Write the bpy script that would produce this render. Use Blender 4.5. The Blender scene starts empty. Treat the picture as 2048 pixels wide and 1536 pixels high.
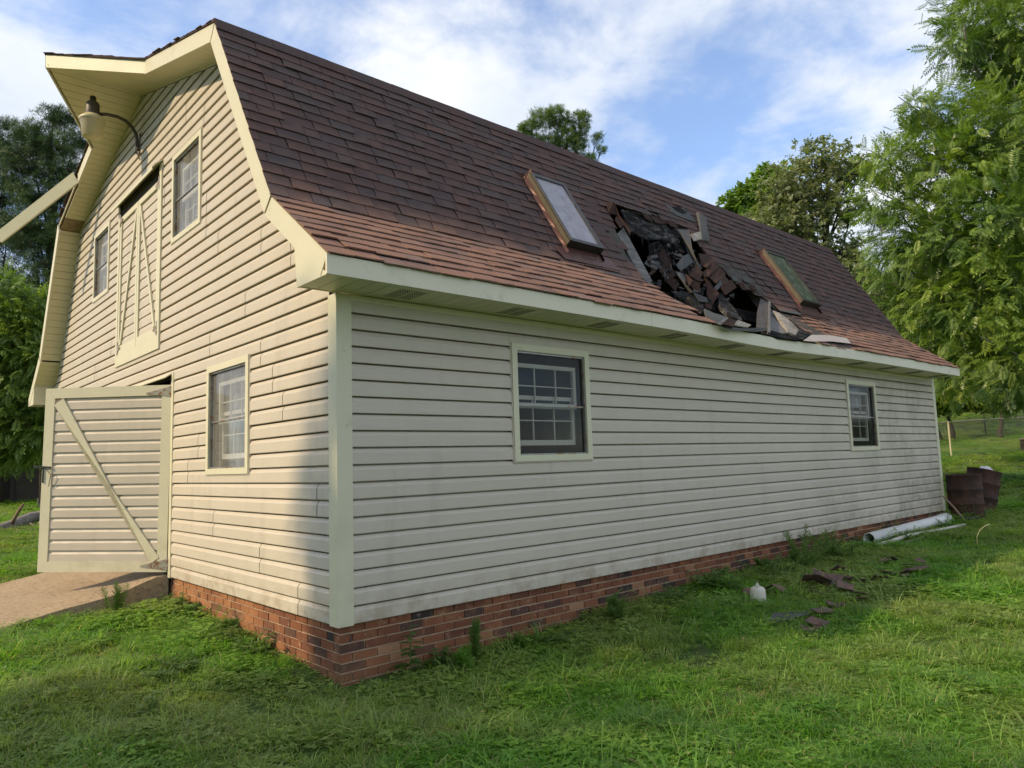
import bpy, math, random
import numpy as np
from mathutils import Vector, Matrix, noise
random.seed(7); RNG = np.random.default_rng(7)
D = bpy.data
SC = bpy.context.scene
COL = SC.collection
PI = math.pi
# ------------------------------------------------------------------ camera
CAM = np.array([-2.61902642, -4.82752387, 1.11957346])
YAW, PITCH, ROLL = 8.37959269e-01, 1.07175376e-01, -3.24007250e-02
FPX = 1456.71
_f = np.array([math.cos(PITCH)*math.cos(YAW), math.cos(PITCH)*math.sin(YAW), math.sin(PITCH)])
_r = np.array([math.sin(YAW), -math.cos(YAW), 0.0]); _u = np.cross(_r, _f)
RT = math.cos(ROLL)*_r + math.sin(ROLL)*_u
UP = -math.sin(ROLL)*_r + math.cos(ROLL)*_u
cd = D.cameras.new('camera'); cam = D.objects.new('camera', cd); COL.objects.link(cam)
cam.matrix_world = Matrix(((RT[0], UP[0], -_f[0], CAM[0]), (RT[1], UP[1], -_f[1], CAM[1]), (RT[2], UP[2], -_f[2], CAM[2]), (0, 0, 0, 1)))
cd.sensor_width = 36; cd.lens = FPX/2048*36; cd.clip_start = .05; cd.clip_end = 2000
SC.camera = cam
# ------------------------------------------------------------------ sun and sky
SUNDIR = Vector((-.753, .312, .58)).normalized()
sl = D.lights.new('sun', 'SUN'); sl.energy = 2.6; sl.angle = math.radians(.9); sl.color = (1, .79, .49)
so = D.objects.new('sun', sl); COL.objects.link(so)
so.rotation_euler = SUNDIR.to_track_quat('Z', 'Y').to_euler(); so.location = (-20, 8, 20)
W = D.worlds.new('World'); SC.world = W; W.use_nodes = True
nt = W.node_tree; nt.nodes.clear()
def WN(t, **k):
    n = nt.nodes.new(t)
    for a, v in k.items(): setattr(n, a, v)
    return n
sky = WN('ShaderNodeTexSky', sky_type='NISHITA', sun_disc=False)
sky.sun_elevation = math.asin(SUNDIR.z); sky.sun_rotation = math.atan2(SUNDIR.x, SUNDIR.y)
sky.air_density = 1.0; sky.dust_density = .1; sky.ozone_density = 1.5
tc = WN('ShaderNodeTexCoord'); sx = WN('ShaderNodeSeparateXYZ')
nt.links.new(tc.outputs['Generated'], sx.inputs[0])
def wm(op, a, b, clamp=False):
    n = WN('ShaderNodeMath', operation=op, use_clamp=clamp)
    for i, q in enumerate((a, b)):
        if isinstance(q, (int, float)): n.inputs[i].default_value = q
        elif q is not None: nt.links.new(q, n.inputs[i])
    return n.outputs[0]
zz = wm('ADD', wm('MAXIMUM', sx.outputs[2], 0.0), .16)
cx = WN('ShaderNodeCombineXYZ')
nt.links.new(wm('DIVIDE', sx.outputs[0], zz), cx.inputs[0]); nt.links.new(wm('DIVIDE', sx.outputs[1], zz), cx.inputs[1])
cx.inputs[2].default_value = 7.15
def wnoise(scale, detail, rough, dist=0):
    n = WN('ShaderNodeTexNoise'); n.inputs['Scale'].default_value = scale; n.inputs['Detail'].default_value = detail
    n.inputs['Roughness'].default_value = rough; n.inputs['Distortion'].default_value = dist
    nt.links.new(cx.outputs[0], n.inputs['Vector']); return n.outputs['Fac']
n1 = wnoise(1.15, 9, .55, .35); n2 = wnoise(3.3, 6, .6, .3)
cm = wm('ADD', wm('MULTIPLY', n1, .68), wm('MULTIPLY', n2, .32))
mr = WN('ShaderNodeMapRange', interpolation_type='SMOOTHSTEP'); nt.links.new(cm, mr.inputs[0])
mr.inputs[1].default_value = .40; mr.inputs[2].default_value = .56; mr.inputs[3].default_value = .12; mr.inputs[4].default_value = .97
shade = wnoise(1.6, 5, .5)
cr = WN('ShaderNodeMapRange'); nt.links.new(shade, cr.inputs[0]); cr.inputs[1].default_value = .35; cr.inputs[2].default_value = .65
cr.inputs[3].default_value = 0; cr.inputs[4].default_value = 1
cc = WN('ShaderNodeMix', data_type='RGBA'); nt.links.new(cr.outputs[0], cc.inputs[0])
cc.inputs[6].default_value = (4.3, 4.7, 5.3, 1); cc.inputs[7].default_value = (5.7, 5.8, 5.95, 1)
skm = WN('ShaderNodeMix', data_type='RGBA', blend_type='MULTIPLY'); skm.inputs[0].default_value = 1
nt.links.new(sky.outputs[0], skm.inputs[6]); skm.inputs[7].default_value = (1.12, 1.22, 1.38, 1)
mx = WN('ShaderNodeMix', data_type='RGBA'); nt.links.new(mr.outputs[0], mx.inputs[0])
nt.links.new(skm.outputs[2], mx.inputs[6]); nt.links.new(cc.outputs[2], mx.inputs[7])
bg = WN('ShaderNodeBackground'); bg.inputs[1].default_value = .12
nt.links.new(mx.outputs[2], bg.inputs[0])
wo = WN('ShaderNodeOutputWorld'); nt.links.new(bg.outputs[0], wo.inputs[0])
SC.view_settings.view_transform = 'Standard'; SC.view_settings.look = 'None'
SC.view_settings.exposure = 0.66; SC.view_settings.gamma = 1; SC.view_settings.use_curve_mapping = False
SC.render.engine = 'CYCLES'; SC.cycles.max_bounces = 6; SC.cycles.diffuse_bounces = 4; SC.cycles.glossy_bounces = 2
SC.cycles.transparent_max_bounces = 8; SC.cycles.transmission_bounces = 4
# ------------------------------------------------------------------ helpers
def ray(u, v):
    d = _f*FPX + RT*(u-1024) + UP*(768-v); return d/np.linalg.norm(d)
def PD(u, v, dep):
    "real world point seen at photo pixel (u, v), dep metres in front of the camera: used for laying out real geometry"
    d = ray(u, v); return CAM + d*(dep/(d@_f))
class M:
    "mesh builder"
    def __init__(s): s.v = []; s.f = []; s.t = []; s.tint = .5
    def add(s, vs, fs, tint=None):
        b = len(s.v); s.v += [tuple(map(float, p)) for p in vs]; s.f += [tuple(b+i for i in f) for f in fs]
        s.t += [s.tint if tint is None else tint]*len(fs); return s
    def quad(s, *p): return s.add(p, [tuple(range(len(p)))])
    def box(s, a, b, mat=None, tint=None):
        x0, y0, z0 = a; x1, y1, z1 = b
        vs = [(x0, y0, z0), (x1, y0, z0), (x1, y1, z0), (x0, y1, z0), (x0, y0, z1), (x1, y0, z1), (x1, y1, z1), (x0, y1, z1)]
        if mat is not None: vs = [mat @ Vector(p) for p in vs]
        return s.add(vs, [(0, 3, 2, 1), (4, 5, 6, 7), (0, 1, 5, 4), (1, 2, 6, 5), (2, 3, 7, 6), (3, 0, 4, 7)], tint)
    def beam(s, p, q, w, h, up=(0, 0, 1)):
        p = Vector(p); q = Vector(q); d = (q-p); L = d.length; d.normalize(); u = Vector(up); r = d.cross(u)
        if r.length < 1e-4: r = d.cross(Vector((0, 1, 0)))
        r.normalize(); u = r.cross(d)
        m = Matrix(((d.x, r.x, u.x, p.x), (d.y, r.y, u.y, p.y), (d.z, r.z, u.z, p.z), (0, 0, 0, 1)))
        return s.box((0, -w/2, -h/2), (L, w/2, h/2), m)
    def slab(s, pts, n, th, tint=None):
        "polygon pts (any, roughly planar) thickened by th along -n"
        k = len(pts); P = [np.array(p, float) for p in pts]; n = np.array(n, float)
        c = sum(P)/k; vs = P + [p-n*th for p in P]
        return s.add(vs, [tuple(range(k)), tuple(range(2*k-1, k-1, -1))] + [(i, k+i, k+(i+1) % k, (i+1) % k) for i in range(k)], tint)
    def tube(s, path, rad, n=8, caps=True):
        P = [Vector(p) for p in path]; R = rad if hasattr(rad, '__len__') else [rad]*len(P); rings = []
        pr = None
        for i, p in enumerate(P):
            d = (P[min(i+1, len(P)-1)]-P[max(i-1, 0)]).normalized()
            if pr is None: r = d.orthogonal().normalized()
            else: r = (pr-d*pr.dot(d)).normalized()
            pr = r; q = d.cross(r); b = len(s.v)
            s.v += [tuple(p+(r*math.cos(a)+q*math.sin(a))*R[i]) for a in [2*PI*j/n for j in range(n)]]; rings.append(b)
        for a, b in zip(rings, rings[1:]):
            for j in range(n): s.f.append((a+j, a+(j+1) % n, b+(j+1) % n, b+j)); s.t.append(s.tint)
        if caps:
            s.f.append(tuple(rings[0]+j for j in range(n-1, -1, -1))); s.f.append(tuple(rings[-1]+j for j in range(n))); s.t += [s.tint]*2
        return s
    def lathe(s, prof, n=24, mat=None, rip=0):
        b0 = len(s.v)
        for r, z in prof:
            for j in range(n):
                a = 2*PI*j/n; rr = r*(1+(rip if j % 2 else 0)); p = Vector((rr*math.cos(a), rr*math.sin(a), z)); s.v.append(tuple(mat @ p if mat else p))
        for i in range(len(prof)-1):
            for j in range(n): s.f.append((b0+i*n+j, b0+i*n+(j+1) % n, b0+(i+1)*n+(j+1) % n, b0+(i+1)*n+j)); s.t.append(s.tint)
        return s
    def mesh(s, name, mat, smooth=False):
        me = D.meshes.new(name); me.from_pydata(s.v, [], s.f); me.update()
        a = me.attributes.new('tint', 'FLOAT', 'FACE'); a.data.foreach_set('value', s.t)
        if mat is not None: me.materials.append(mat)
        if smooth: me.polygons.foreach_set('use_smooth', [True]*len(me.polygons))
        return me
    def build(s, name, mat, parent=None, smooth=False, label=None):
        o = D.objects.new(name, s.mesh(name, mat, smooth)); COL.objects.link(o)
        if parent is not None: o.parent = parent
        if label: o['label'] = label
        return o
def link(name, me, parent=None, loc=None, mat=None):
    o = D.objects.new(name, me); COL.objects.link(o)
    if parent is not None: o.parent = parent
    if mat is not None: o.matrix_local = mat
    elif loc is not None: o.location = loc
    return o
def empty(name, loc=(0, 0, 0), parent=None):
    o = D.objects.new(name, None); COL.objects.link(o); o.location = loc; o.empty_display_size = .1
    if parent is not None: o.parent = parent
    return o
def tag(o, label=None, cat=None, group=None, kind=None):
    if label: o['label'] = label
    if cat: o['category'] = cat
    if group: o['group'] = group
    if kind: o['kind'] = kind
    return o
def npmesh(name, V, F, mat, tint=None, smooth=False):
    "fast mesh from arrays; F of equal arity"
    me = D.meshes.new(name); k = F.shape[1]
    me.vertices.add(len(V)); me.vertices.foreach_set('co', V.astype(np.float32).ravel())
    me.loops.add(F.size); me.loops.foreach_set('vertex_index', F.astype(np.int32).ravel())
    me.polygons.add(len(F)); me.polygons.foreach_set('loop_start', np.arange(0, F.size, k, dtype=np.int32))
    if tint is not None:
        a = me.attributes.new('tint', 'FLOAT', 'FACE'); a.data.foreach_set('value', tint.astype(np.float32))
    me.update(calc_edges=True); me.materials.append(mat)
    if smooth: me.polygons.foreach_set('use_smooth', np.ones(len(F), bool))
    return me
# ------------------------------------------------------------------ materials
class NT:
    def __init__(s, name):
        s.m = D.materials.new(name); s.m.use_nodes = True; s.n = s.m.node_tree.nodes; s.l = s.m.node_tree.links
        s.b = s.n['Principled BSDF']; s.out = s.n['Material Output']; s._p = None
    def new(s, t, **k):
        n = s.n.new(t)
        for a, v in k.items(): setattr(n, a, v)
        return n
    def pos(s):
        if s._p is None: s._p = s.new('ShaderNodeNewGeometry').outputs['Position']
        return s._p
    def obj(s): return s.new('ShaderNodeTexCoord').outputs['Object']
    def sc(s, vec, v):
        n = s.new('ShaderNodeVectorMath', operation='MULTIPLY'); s.l.new(vec, n.inputs[0]); n.inputs[1].default_value = v; return n.outputs[0]
    def noise(s, scale, detail=4, rough=.55, vec=None, stretch=None, dist=0):
        n = s.new('ShaderNodeTexNoise'); n.inputs['Scale'].default_value = scale; n.inputs['Detail'].default_value = detail
        n.inputs['Roughness'].default_value = rough; n.inputs['Distortion'].default_value = dist
        v = vec if vec is not None else s.pos()
        if stretch: v = s.sc(v, stretch)
        s.l.new(v, n.inputs['Vector']); return n.outputs['Fac']
    def rng(s, x, a, b, c=0, d=1, smooth=True):
        n = s.new('ShaderNodeMapRange', interpolation_type='SMOOTHSTEP' if smooth else 'LINEAR'); s.l.new(x, n.inputs[0])
        for i, q in enumerate((a, b, c, d)): n.inputs[i+1].default_value = q
        return n.outputs[0]
    def math(s, op, a, b=None, clamp=False):
        n = s.new('ShaderNodeMath', operation=op, use_clamp=clamp)
        for i, q in enumerate((a, b)):
            if q is None: continue
            if isinstance(q, (int, float)): n.inputs[i].default_value = q
            else: s.l.new(q, n.inputs[i])
        return n.outputs[0]
    def mix(s, fac, a, b, mode='MIX'):
        n = s.new('ShaderNodeMix', data_type='RGBA', blend_type=mode)
        if isinstance(fac, (int, float)): n.inputs[0].default_value = fac
        else: s.l.new(fac, n.inputs[0])
        for i, q in ((6, a), (7, b)):
            if isinstance(q, tuple): n.inputs[i].default_value = q if len(q) == 4 else (*q, 1)
            else: s.l.new(q, n.inputs[i])
        return n.outputs[2]
    def ramp(s, x, stops):
        n = s.new('ShaderNodeValToRGB'); s.l.new(x, n.inputs[0]); e = n.color_ramp.elements
        while len(e) < len(stops): e.new(.5)
        for i, (p, c) in enumerate(stops): e[i].position = p; e[i].color = (*c, 1)
        return n.outputs[0]
    def tint(s): return s.new('ShaderNodeAttribute', attribute_name='tint').outputs['Fac']
    def rand(s): return s.new('ShaderNodeObjectInfo').outputs['Random']
    def xyz(s):
        n = s.new('ShaderNodeSeparateXYZ'); s.l.new(s.pos(), n.inputs[0]); return n.outputs
    def fin(s, col, rough=.6, bump=None, strength=.3, dist=.01, spec=.3, metal=0, trans=0):
        if isinstance(col, tuple): s.b.inputs['Base Color'].default_value = (*col[:3], 1)
        else: s.l.new(col, s.b.inputs['Base Color'])
        if isinstance(rough, (int, float)): s.b.inputs['Roughness'].default_value = rough
        else: s.l.new(rough, s.b.inputs['Roughness'])
        s.b.inputs['Specular IOR Level'].default_value = spec; s.b.inputs['Metallic'].default_value = metal
        if bump is not None:
            n = s.new('ShaderNodeBump'); n.inputs['Strength'].default_value = strength; n.inputs['Distance'].default_value = dist
            s.l.new(bump, n.inputs['Height']); s.l.new(n.outputs[0], s.b.inputs['Normal'])
        if trans:
            t = s.new('ShaderNodeBsdfTranslucent'); a = s.new('ShaderNodeMixShader'); a.inputs[0].default_value = trans
            if isinstance(col, tuple): t.inputs[0].default_value = (*col[:3], 1)
            else: s.l.new(s.mix(1.0, col, (1.25, 1.35, .55), 'MULTIPLY'), t.inputs[0])
            s.l.new(s.b.outputs[0], a.inputs[1]); s.l.new(t.outputs[0], a.inputs[2]); s.l.new(a.outputs[0], s.out.inputs[0])
        return s.m
def m_siding():
    s = NT('siding_vinyl'); x, y, z = s.xyz()
    base = s.mix(s.noise(1.3, 3), (.55, .485, .395), (.60, .53, .43))
    base = s.mix(s.math('MULTIPLY', s.rand(), .35), base, (.53, .465, .38))
    grain = s.noise(30, 4, .6, stretch=(.12, .12, 2.2))
    base = s.mix(s.rng(grain, .35, .75, 0, .16), base, (.43, .385, .31))
    # dirt: streaks, mildew towards the far end and the bottom of the long wall
    md = s.noise(1.1, 6, .62, stretch=(1, 1, .8)); md2 = s.noise(7, 5, .6)
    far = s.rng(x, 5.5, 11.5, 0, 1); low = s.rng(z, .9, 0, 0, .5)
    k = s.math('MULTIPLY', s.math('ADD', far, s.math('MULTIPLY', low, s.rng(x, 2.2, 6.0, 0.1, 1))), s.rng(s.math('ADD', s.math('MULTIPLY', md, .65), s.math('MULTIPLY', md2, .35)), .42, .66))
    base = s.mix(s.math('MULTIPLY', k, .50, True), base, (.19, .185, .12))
    spl = s.math('MULTIPLY', s.rng(z, .30, -.02), s.rng(s.noise(5, 6, .7), .42, .64, 0, .55))
    base = s.mix(spl, base, (.30, .215, .135))
    base = s.mix(s.rng(s.noise(3.2, 5, .7, stretch=(1.2, 1.2, .18)), .52, .72, 0, .22), base, (.33, .30, .235))
    sp = s.noise(2.4, 6, .7)
    base = s.mix(s.rng(sp, .58, .78, 0, .22), base, (.38, .325, .25))
    bump = s.math('ADD', s.math('MULTIPLY', s.noise(1.7, 2, .5), 1.0), s.math('MULTIPLY', grain, .05))
    return s.fin(base, s.rng(s.noise(5, 3), .3, .7, .42, .6), bump, .6, .03, .35)
def m_trim(name='cream_trim', c=(.66, .615, .44)):
    s = NT(name); n = s.noise(2.2, 5, .6); z = s.xyz()[2]
    base = s.mix(n, tuple(v*.93 for v in c), tuple(v*1.05 for v in c))
    base = s.mix(s.rng(s.noise(6, 6, .7), .56, .74, 0, .35), base, (.30, .29, .19))
    base = s.mix(s.math('MULTIPLY', s.rng(z, 1.3, -.1), s.rng(s.noise(3.3, 5), .4, .7, 0, .4)), base, (.33, .30, .20))
    return s.fin(base, .45, s.noise(2.5, 3), .25, .02, .35)
def m_shingle(flare=1.0, dull=1.0, name='asphalt_shingle'):
    s = NT(name); t = s.tint(); z = s.xyz()[2]; g = s.noise(260, 2, .8); w = s.noise(1.4, 5, .6); w2 = s.noise(9, 4, .6)
    c = s.ramp(t, [(0, (.086, .066, .063)), (.3, (.096, .064, .058)), (.55, (.102, .064, .057)), (.8, (.112, .066, .057)), (1, (.092, .065, .060))])
    # grazing sun on the flared eave courses, put into the colour as paler orange brown
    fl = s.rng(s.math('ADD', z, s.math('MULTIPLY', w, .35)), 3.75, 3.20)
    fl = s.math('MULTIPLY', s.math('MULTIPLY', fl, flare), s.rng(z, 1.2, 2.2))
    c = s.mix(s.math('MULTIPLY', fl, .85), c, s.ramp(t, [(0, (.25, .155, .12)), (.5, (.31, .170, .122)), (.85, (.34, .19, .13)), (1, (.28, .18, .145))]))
    c = s.mix(s.rng(w, .45, .7, 0, .35), c, (.075, .05, .048))
    c = s.mix(s.rng(w2, .55, .75, 0, .3), c, (.05, .04, .04))
    c = s.mix(s.rng(g, .62, .8, 0, .5), c, (.30, .22, .19)); c = s.mix(s.rng(g, .42, .25, 0, .6), c, (.02, .016, .016))
    if dull < 1: c = s.mix(1.0, c, (dull, dull*.90, dull*.78), 'MULTIPLY')
    return s.fin(c, .9, g, .55, .004, .15)
def m_brick():
    s = NT('brick_clay'); t = s.tint(); x, y, z = s.xyz()
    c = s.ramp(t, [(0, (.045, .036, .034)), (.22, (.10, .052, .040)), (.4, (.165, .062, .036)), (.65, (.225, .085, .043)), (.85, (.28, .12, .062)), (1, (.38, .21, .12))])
    c = s.mix(s.rng(s.noise(60, 4, .7), .5, .75, 0, .45), c, (.10, .06, .045))
    c = s.mix(s.rng(s.noise(6, 5, .65), .5, .72, 0, .4), c, (.40, .20, .10))
    c = s.mix(s.rng(s.noise(16, 6, .75), .56, .70, 0, .5), c, (.52, .36, .24))
    clay_sun = s.math('MULTIPLY', s.rng(y, .5, 2.2), s.rng(s.noise(2.2, 5), .35, .6, .2, .75))  # orange clay stain, with the sunlit gable's warmer tone put into the same colour
    c = s.mix(clay_sun, c, (.44, .205, .09))
    c = s.mix(s.rng(s.math('ADD', z, s.math('MULTIPLY', s.noise(5, 4), .2)), -.1, -.28, 0, .35), c, (.36, .165, .075))
    return s.fin(c, .9, s.noise(90, 4, .7), .5, .004, .2)
def m_simple(name, c, rough=.6, metal=0, var=.25, vs=8, bump=.3, bs=40, spec=.3, dark=None, dm=(.55, .75), da=.5):
    s = NT(name); n = s.noise(vs, 5, .6)
    col = s.mix(n, tuple(v*(1-var) for v in c), tuple(v*(1+var) for v in c))
    if dark: col = s.mix(s.rng(s.noise(vs*.6, 6, .65), *dm, 0, da), col, dark)
    return s.fin(col, rough, s.noise(bs, 4), bump, .005, spec, metal)
def m_leaf(name, stops, trans=.35, rough=.5, var=None):
    s = NT(name); t = s.tint(); c = s.ramp(t, stops); r = s.rand()
    c = s.mix(s.rng(s.noise(.55, 2), .38, .62, 0, .4), c, stops[-1][1])
    c = s.mix(1.0, c, s.ramp(r, [(0, (.8, .8, .8)), (1, (1.15, 1.12, 1.0))]), 'MULTIPLY')
    return s.fin(c, rough, spec=.5, trans=trans)
def m_wood(name, c, c2, ax=(1, 1, 12)):
    s = NT(name); g = s.noise(7, 6, .7, stretch=ax, dist=.6); n = s.noise(3, 5)
    col = s.mix(s.rng(g, .35, .65), c, c2); col = s.mix(s.rng(n, .5, .75, 0, .5), col, tuple(v*.5 for v in c))
    return s.fin(col, .85, g, .7, .01, .2)
def m_char(name='charred_wood', lo=(.006, .006, .006), hi=(.12, .115, .105), a=.5, b=.68, st=(10, 1.6, 1.6)):
    s = NT(name); g = s.noise(5, 7, .72, stretch=st, dist=.7); n = s.noise(4, 5, .6)
    k = s.math('ADD', s.math('MULTIPLY', g, .6), s.math('MULTIPLY', n, .4))
    return s.fin(s.mix(s.rng(k, a, b), lo, hi), .9, g, 1, .02, .15)
def m_glass(name, dust=(.22, .22, .20), amt=.35, gl=.18, fr=1.0):
    "dusty window pane: some dust, some mirror, the rest see-through"
    s = NT(name); s.n.remove(s.b)
    d = s.new('ShaderNodeBsdfDiffuse'); d.inputs[0].default_value = (*dust, 1)
    g = s.new('ShaderNodeBsdfGlossy'); g.inputs['Roughness'].default_value = .06
    t = s.new('ShaderNodeBsdfTransparent'); a = s.new('ShaderNodeMixShader'); b = s.new('ShaderNodeMixShader')
    f = s.new('ShaderNodeFresnel'); f.inputs[0].default_value = 1.5
    n = s.noise(4, 6, .7); st = s.noise(6, 4, .6, stretch=(2.5, 2.5, .15))
    s.l.new(s.math('MULTIPLY', s.rng(s.math('ADD', s.math('MULTIPLY', n, .5), s.math('MULTIPLY', st, .5)), .3, .7, .45, 1.5), amt), a.inputs[0])
    s.l.new(t.outputs[0], a.inputs[1]); s.l.new(d.outputs[0], a.inputs[2])
    s.l.new(s.math('ADD', s.math('MULTIPLY', f.outputs[0], fr), gl*.3, True), b.inputs[0])
    s.l.new(a.outputs[0], b.inputs[1]); s.l.new(g.outputs[0], b.inputs[2]); s.l.new(b.outputs[0], s.out.inputs[0])
    return s.m
MAT = dict(
    siding=m_siding(), trim=m_trim(), eave=m_trim('eave_trim', (.72, .66, .50)), soffit=m_trim('soffit_vinyl', (.66, .59, .37)),
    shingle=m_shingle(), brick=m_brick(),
    mortar=m_simple('mortar', (.52, .38, .26), .95, var=.3, vs=14, bump=.6, dark=(.12, .08, .05)),
    dark=m_simple('dark_interior', (.02, .018, .016), .9),
    sash=m_simple('screen_dimmed_sash', (.42, .405, .34), .5, var=.12, dark=(.25, .23, .18), da=.4),  # white darkened in the colour for the dimness behind the screen
    sashw=m_simple('bright_sash', (.74, .73, .66), .5, var=.1),
    curtain=m_simple('dusty_curtain', (.34, .36, .38), .9, var=.25, vs=5),
    glass=m_glass('dusty_pane', dust=(.16, .155, .13), amt=.10, gl=.03, fr=.30), glass2=m_glass('hazy_pane', (.33, .32, .29), .42, .06, fr=.16),
    metal=m_simple('galvanised_metal', (.30, .30, .28), .45, .7, dark=(.22, .09, .03), dm=(.48, .62), da=.8, vs=18),
    hinge=m_simple('rusty_hinge', (.33, .32, .27), .6, .4, dark=(.20, .075, .02), dm=(.47, .6), da=.9, vs=30),
    blackm=m_simple('bronze_metal', (.05, .048, .045), .4, .5),
    copper=m_simple('copper_flashing', (.10, .043, .034), .45, .2, dark=(.17, .12, .10), dm=(.54, .70), da=.6, vs=7),
    lampd=m_simple('lamp_housing', (.10, .085, .07), .5, .3, var=.4, dark=(.24, .20, .15)),
    concrete=m_simple('concrete', (.37, .28, .185), .95, var=.45, vs=34, bump=1, bs=120, dark=(.16, .10, .06), dm=(.5, .68), da=.75),
    rust=m_simple('rusty_steel', (.095, .045, .030), .8, .1, var=.5, vs=6, bump=.5, dark=(.04, .026, .022), dm=(.42, .6), da=.8),
    pvc=m_simple('white_pvc', (.70, .68, .64), .35, var=.07, vs=3, bump=.05, dark=(.42, .42, .34), da=.4),
    blue=m_simple('blue_plastic', (.012, .035, .16), .45, var=.15),
    jug=m_simple('dirty_white_plastic', (.60, .55, .46), .5, var=.12, dark=(.34, .27, .18)),
    bag=m_simple('white_bag', (.72, .67, .68), .6, var=.12), red=m_simple('red_print', (.45, .06, .05), .6),
    wood=m_wood('old_plywood', (.24, .17, .10), (.35, .26, .16), (2, 2, 2)), wood2=m_wood('weathered_grey_wood', (.10, .095, .09), (.24, .225, .205), (.6, 8, 8)),
    stick=m_wood('stick_wood', (.20, .13, .09), (.36, .26, .18)),
    palewood=m_wood('pale_split_wood', (.20, .17, .13), (.42, .38, .32), (1.5, 5, 5)),
    char=m_char(), char2=m_char('burnt_rafter', (.010, .009, .009), (.22, .21, .195), .46, .70, (1.2, 9, 3)),
    felt=m_simple('roofing_felt', (.085, .085, .083), .9, var=.3, vs=12, bump=.5, bs=180, dark=(.09, .085, .085), da=.6),
    barkd=m_wood('bark_dark', (.035, .028, .022), (.085, .07, .055), (6, 6, 1)), barkg=m_wood('bark_grey', (.16, .14, .125), (.33, .30, .27), (5, 5, 2)),
    shedw=m_simple('shed_board', (.075, .062, .05), .9, var=.35, vs=3), post=m_simple('dark_post', (.06, .05, .04), .9),
    tarp=m_simple('blue_tarp', (.03, .20, .55), .6, var=.2), white=m_simple('white_paint', (.7, .7, .7), .5, var=.1),
    fence=m_simple('fence_galvanised', (.26, .25, .22), .5, .5, var=.2), fencey=m_simple('fence_pale', (.55, .50, .33), .6, var=.1), fenced=m_simple('fence_dark', (.06, .06, .055), .6, .3),
    screen=m_simple('screen_grille', (.16, .15, .13), .8),
)
# ------------------------------------------------------------------ terrain
CP = np.array([(0,0,-.385),(1.2,0,-.38),(2.9,0,-.27),(4.5,0,-.21),(6.2,0,-.2),(8.9,0,-.17),(12.3,0,-.11),(0,.7,-.30),(0,1.3,-.27),(0,2.4,-.22),(0,3.7,-.24),
 (-2.6,-4.8,-.45),(0,-4,-.45),(4,-4,-.36),(9,-4,-.25),(14,-3,-.05),(-3,2,-.36),(-3.5,6,-.34),(-8,-4,-.5),(-2,14,-.2),(5,-12,-.5),
 (20,6,.5),(12,12,.1),(3,26,0),(-5,24,-.1),(24,2,.8),(36,8,1.9),(50,10,3.6),(70,15,6.0),(40,-25,1.2),(-25,-10,-.7),(-15,30,-.1),(10,50,1.),(30,40,3),(0,-40,-1)], float)
def _U(r2): return np.where(r2 > 0, .5*r2*np.log(r2+1e-12), 0)
_n = len(CP); _A = np.zeros((_n+3, _n+3)); _A[:_n, :_n] = _U(((CP[:, None, :2]-CP[None, :, :2])**2).sum(-1))+np.eye(_n)*.3
_Q = np.c_[np.ones(_n), CP[:, :2]]; _A[:_n, _n:] = _Q; _A[_n:, :_n] = _Q.T
CP[:11, 2] -= .05; CP[12, 2] -= .03; CP[13, 2] -= .03; CP[16, 2] -= .03
_W = np.linalg.solve(_A, np.r_[CP[:, 2], 0, 0, 0])
def gz(x, y):
    x = np.asarray(x, float); y = np.asarray(y, float); sh = x.shape; x = x.ravel(); y = y.ravel()
    k = np.minimum(1, 75/np.maximum(np.hypot(x, y), 1e-6)); x2 = x*k; y2 = y*k
    r2 = (x2[:, None]-CP[:, 0])**2+(y2[:, None]-CP[:, 1])**2
    z = _U(r2)@_W[:_n]+_W[_n]+_W[_n+1]*x2+_W[_n+2]*y2
    z = z + .014*np.sin(x*2.3+1.3*np.sin(y*1.7))*np.cos(y*2.9+x*.8)+.008*np.sin(x*5.1+y*3.7)
    return z.reshape(sh)
def g1(x, y): return float(gz(np.array([x]), np.array([y]))[0])
t = np.linspace(-1, 1, 240); ax = np.sinh(t*5.6)/np.sinh(5.6)*900
GX, GY = np.meshgrid(ax-.5, ax-1.5, indexing='ij'); GZ = gz(GX, GY)
V = np.stack([GX, GY, GZ], -1).reshape(-1, 3); n = len(ax)
i = np.arange(n-1)[:, None]*n+np.arange(n-1)[None]; F = np.stack([i, i+n, i+n+1, i+1], -1).reshape(-1, 4)
s = NT('soil_turf'); a = s.noise(6, 6, .65); b = s.noise(.35, 4)
c = s.mix(s.rng(a, .4, .65), (.045, .085, .02), (.08, .085, .035)); c = s.mix(s.rng(b, .4, .65, 0, .5), c, (.06, .13, .025))
dd = s.new('ShaderNodeCameraData') if False else None
MAT['ground'] = s.fin(c, .95, a, .8, .04, .1)
ground = link('ground', npmesh('ground', V, F, MAT['ground'], smooth=True)); tag(ground, 'uneven lawn soil under the grass around the barn', kind='structure')
# ------------------------------------------------------------------ barn
L, WID, MID = 12.27, 10.52, 5.26
OX = -.327
barn = empty('barn'); tag(barn, 'beige vinyl sided gambrel barn with brown shingle roof and a collapsed hole in it', 'barn')
COURSE = .127
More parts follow.
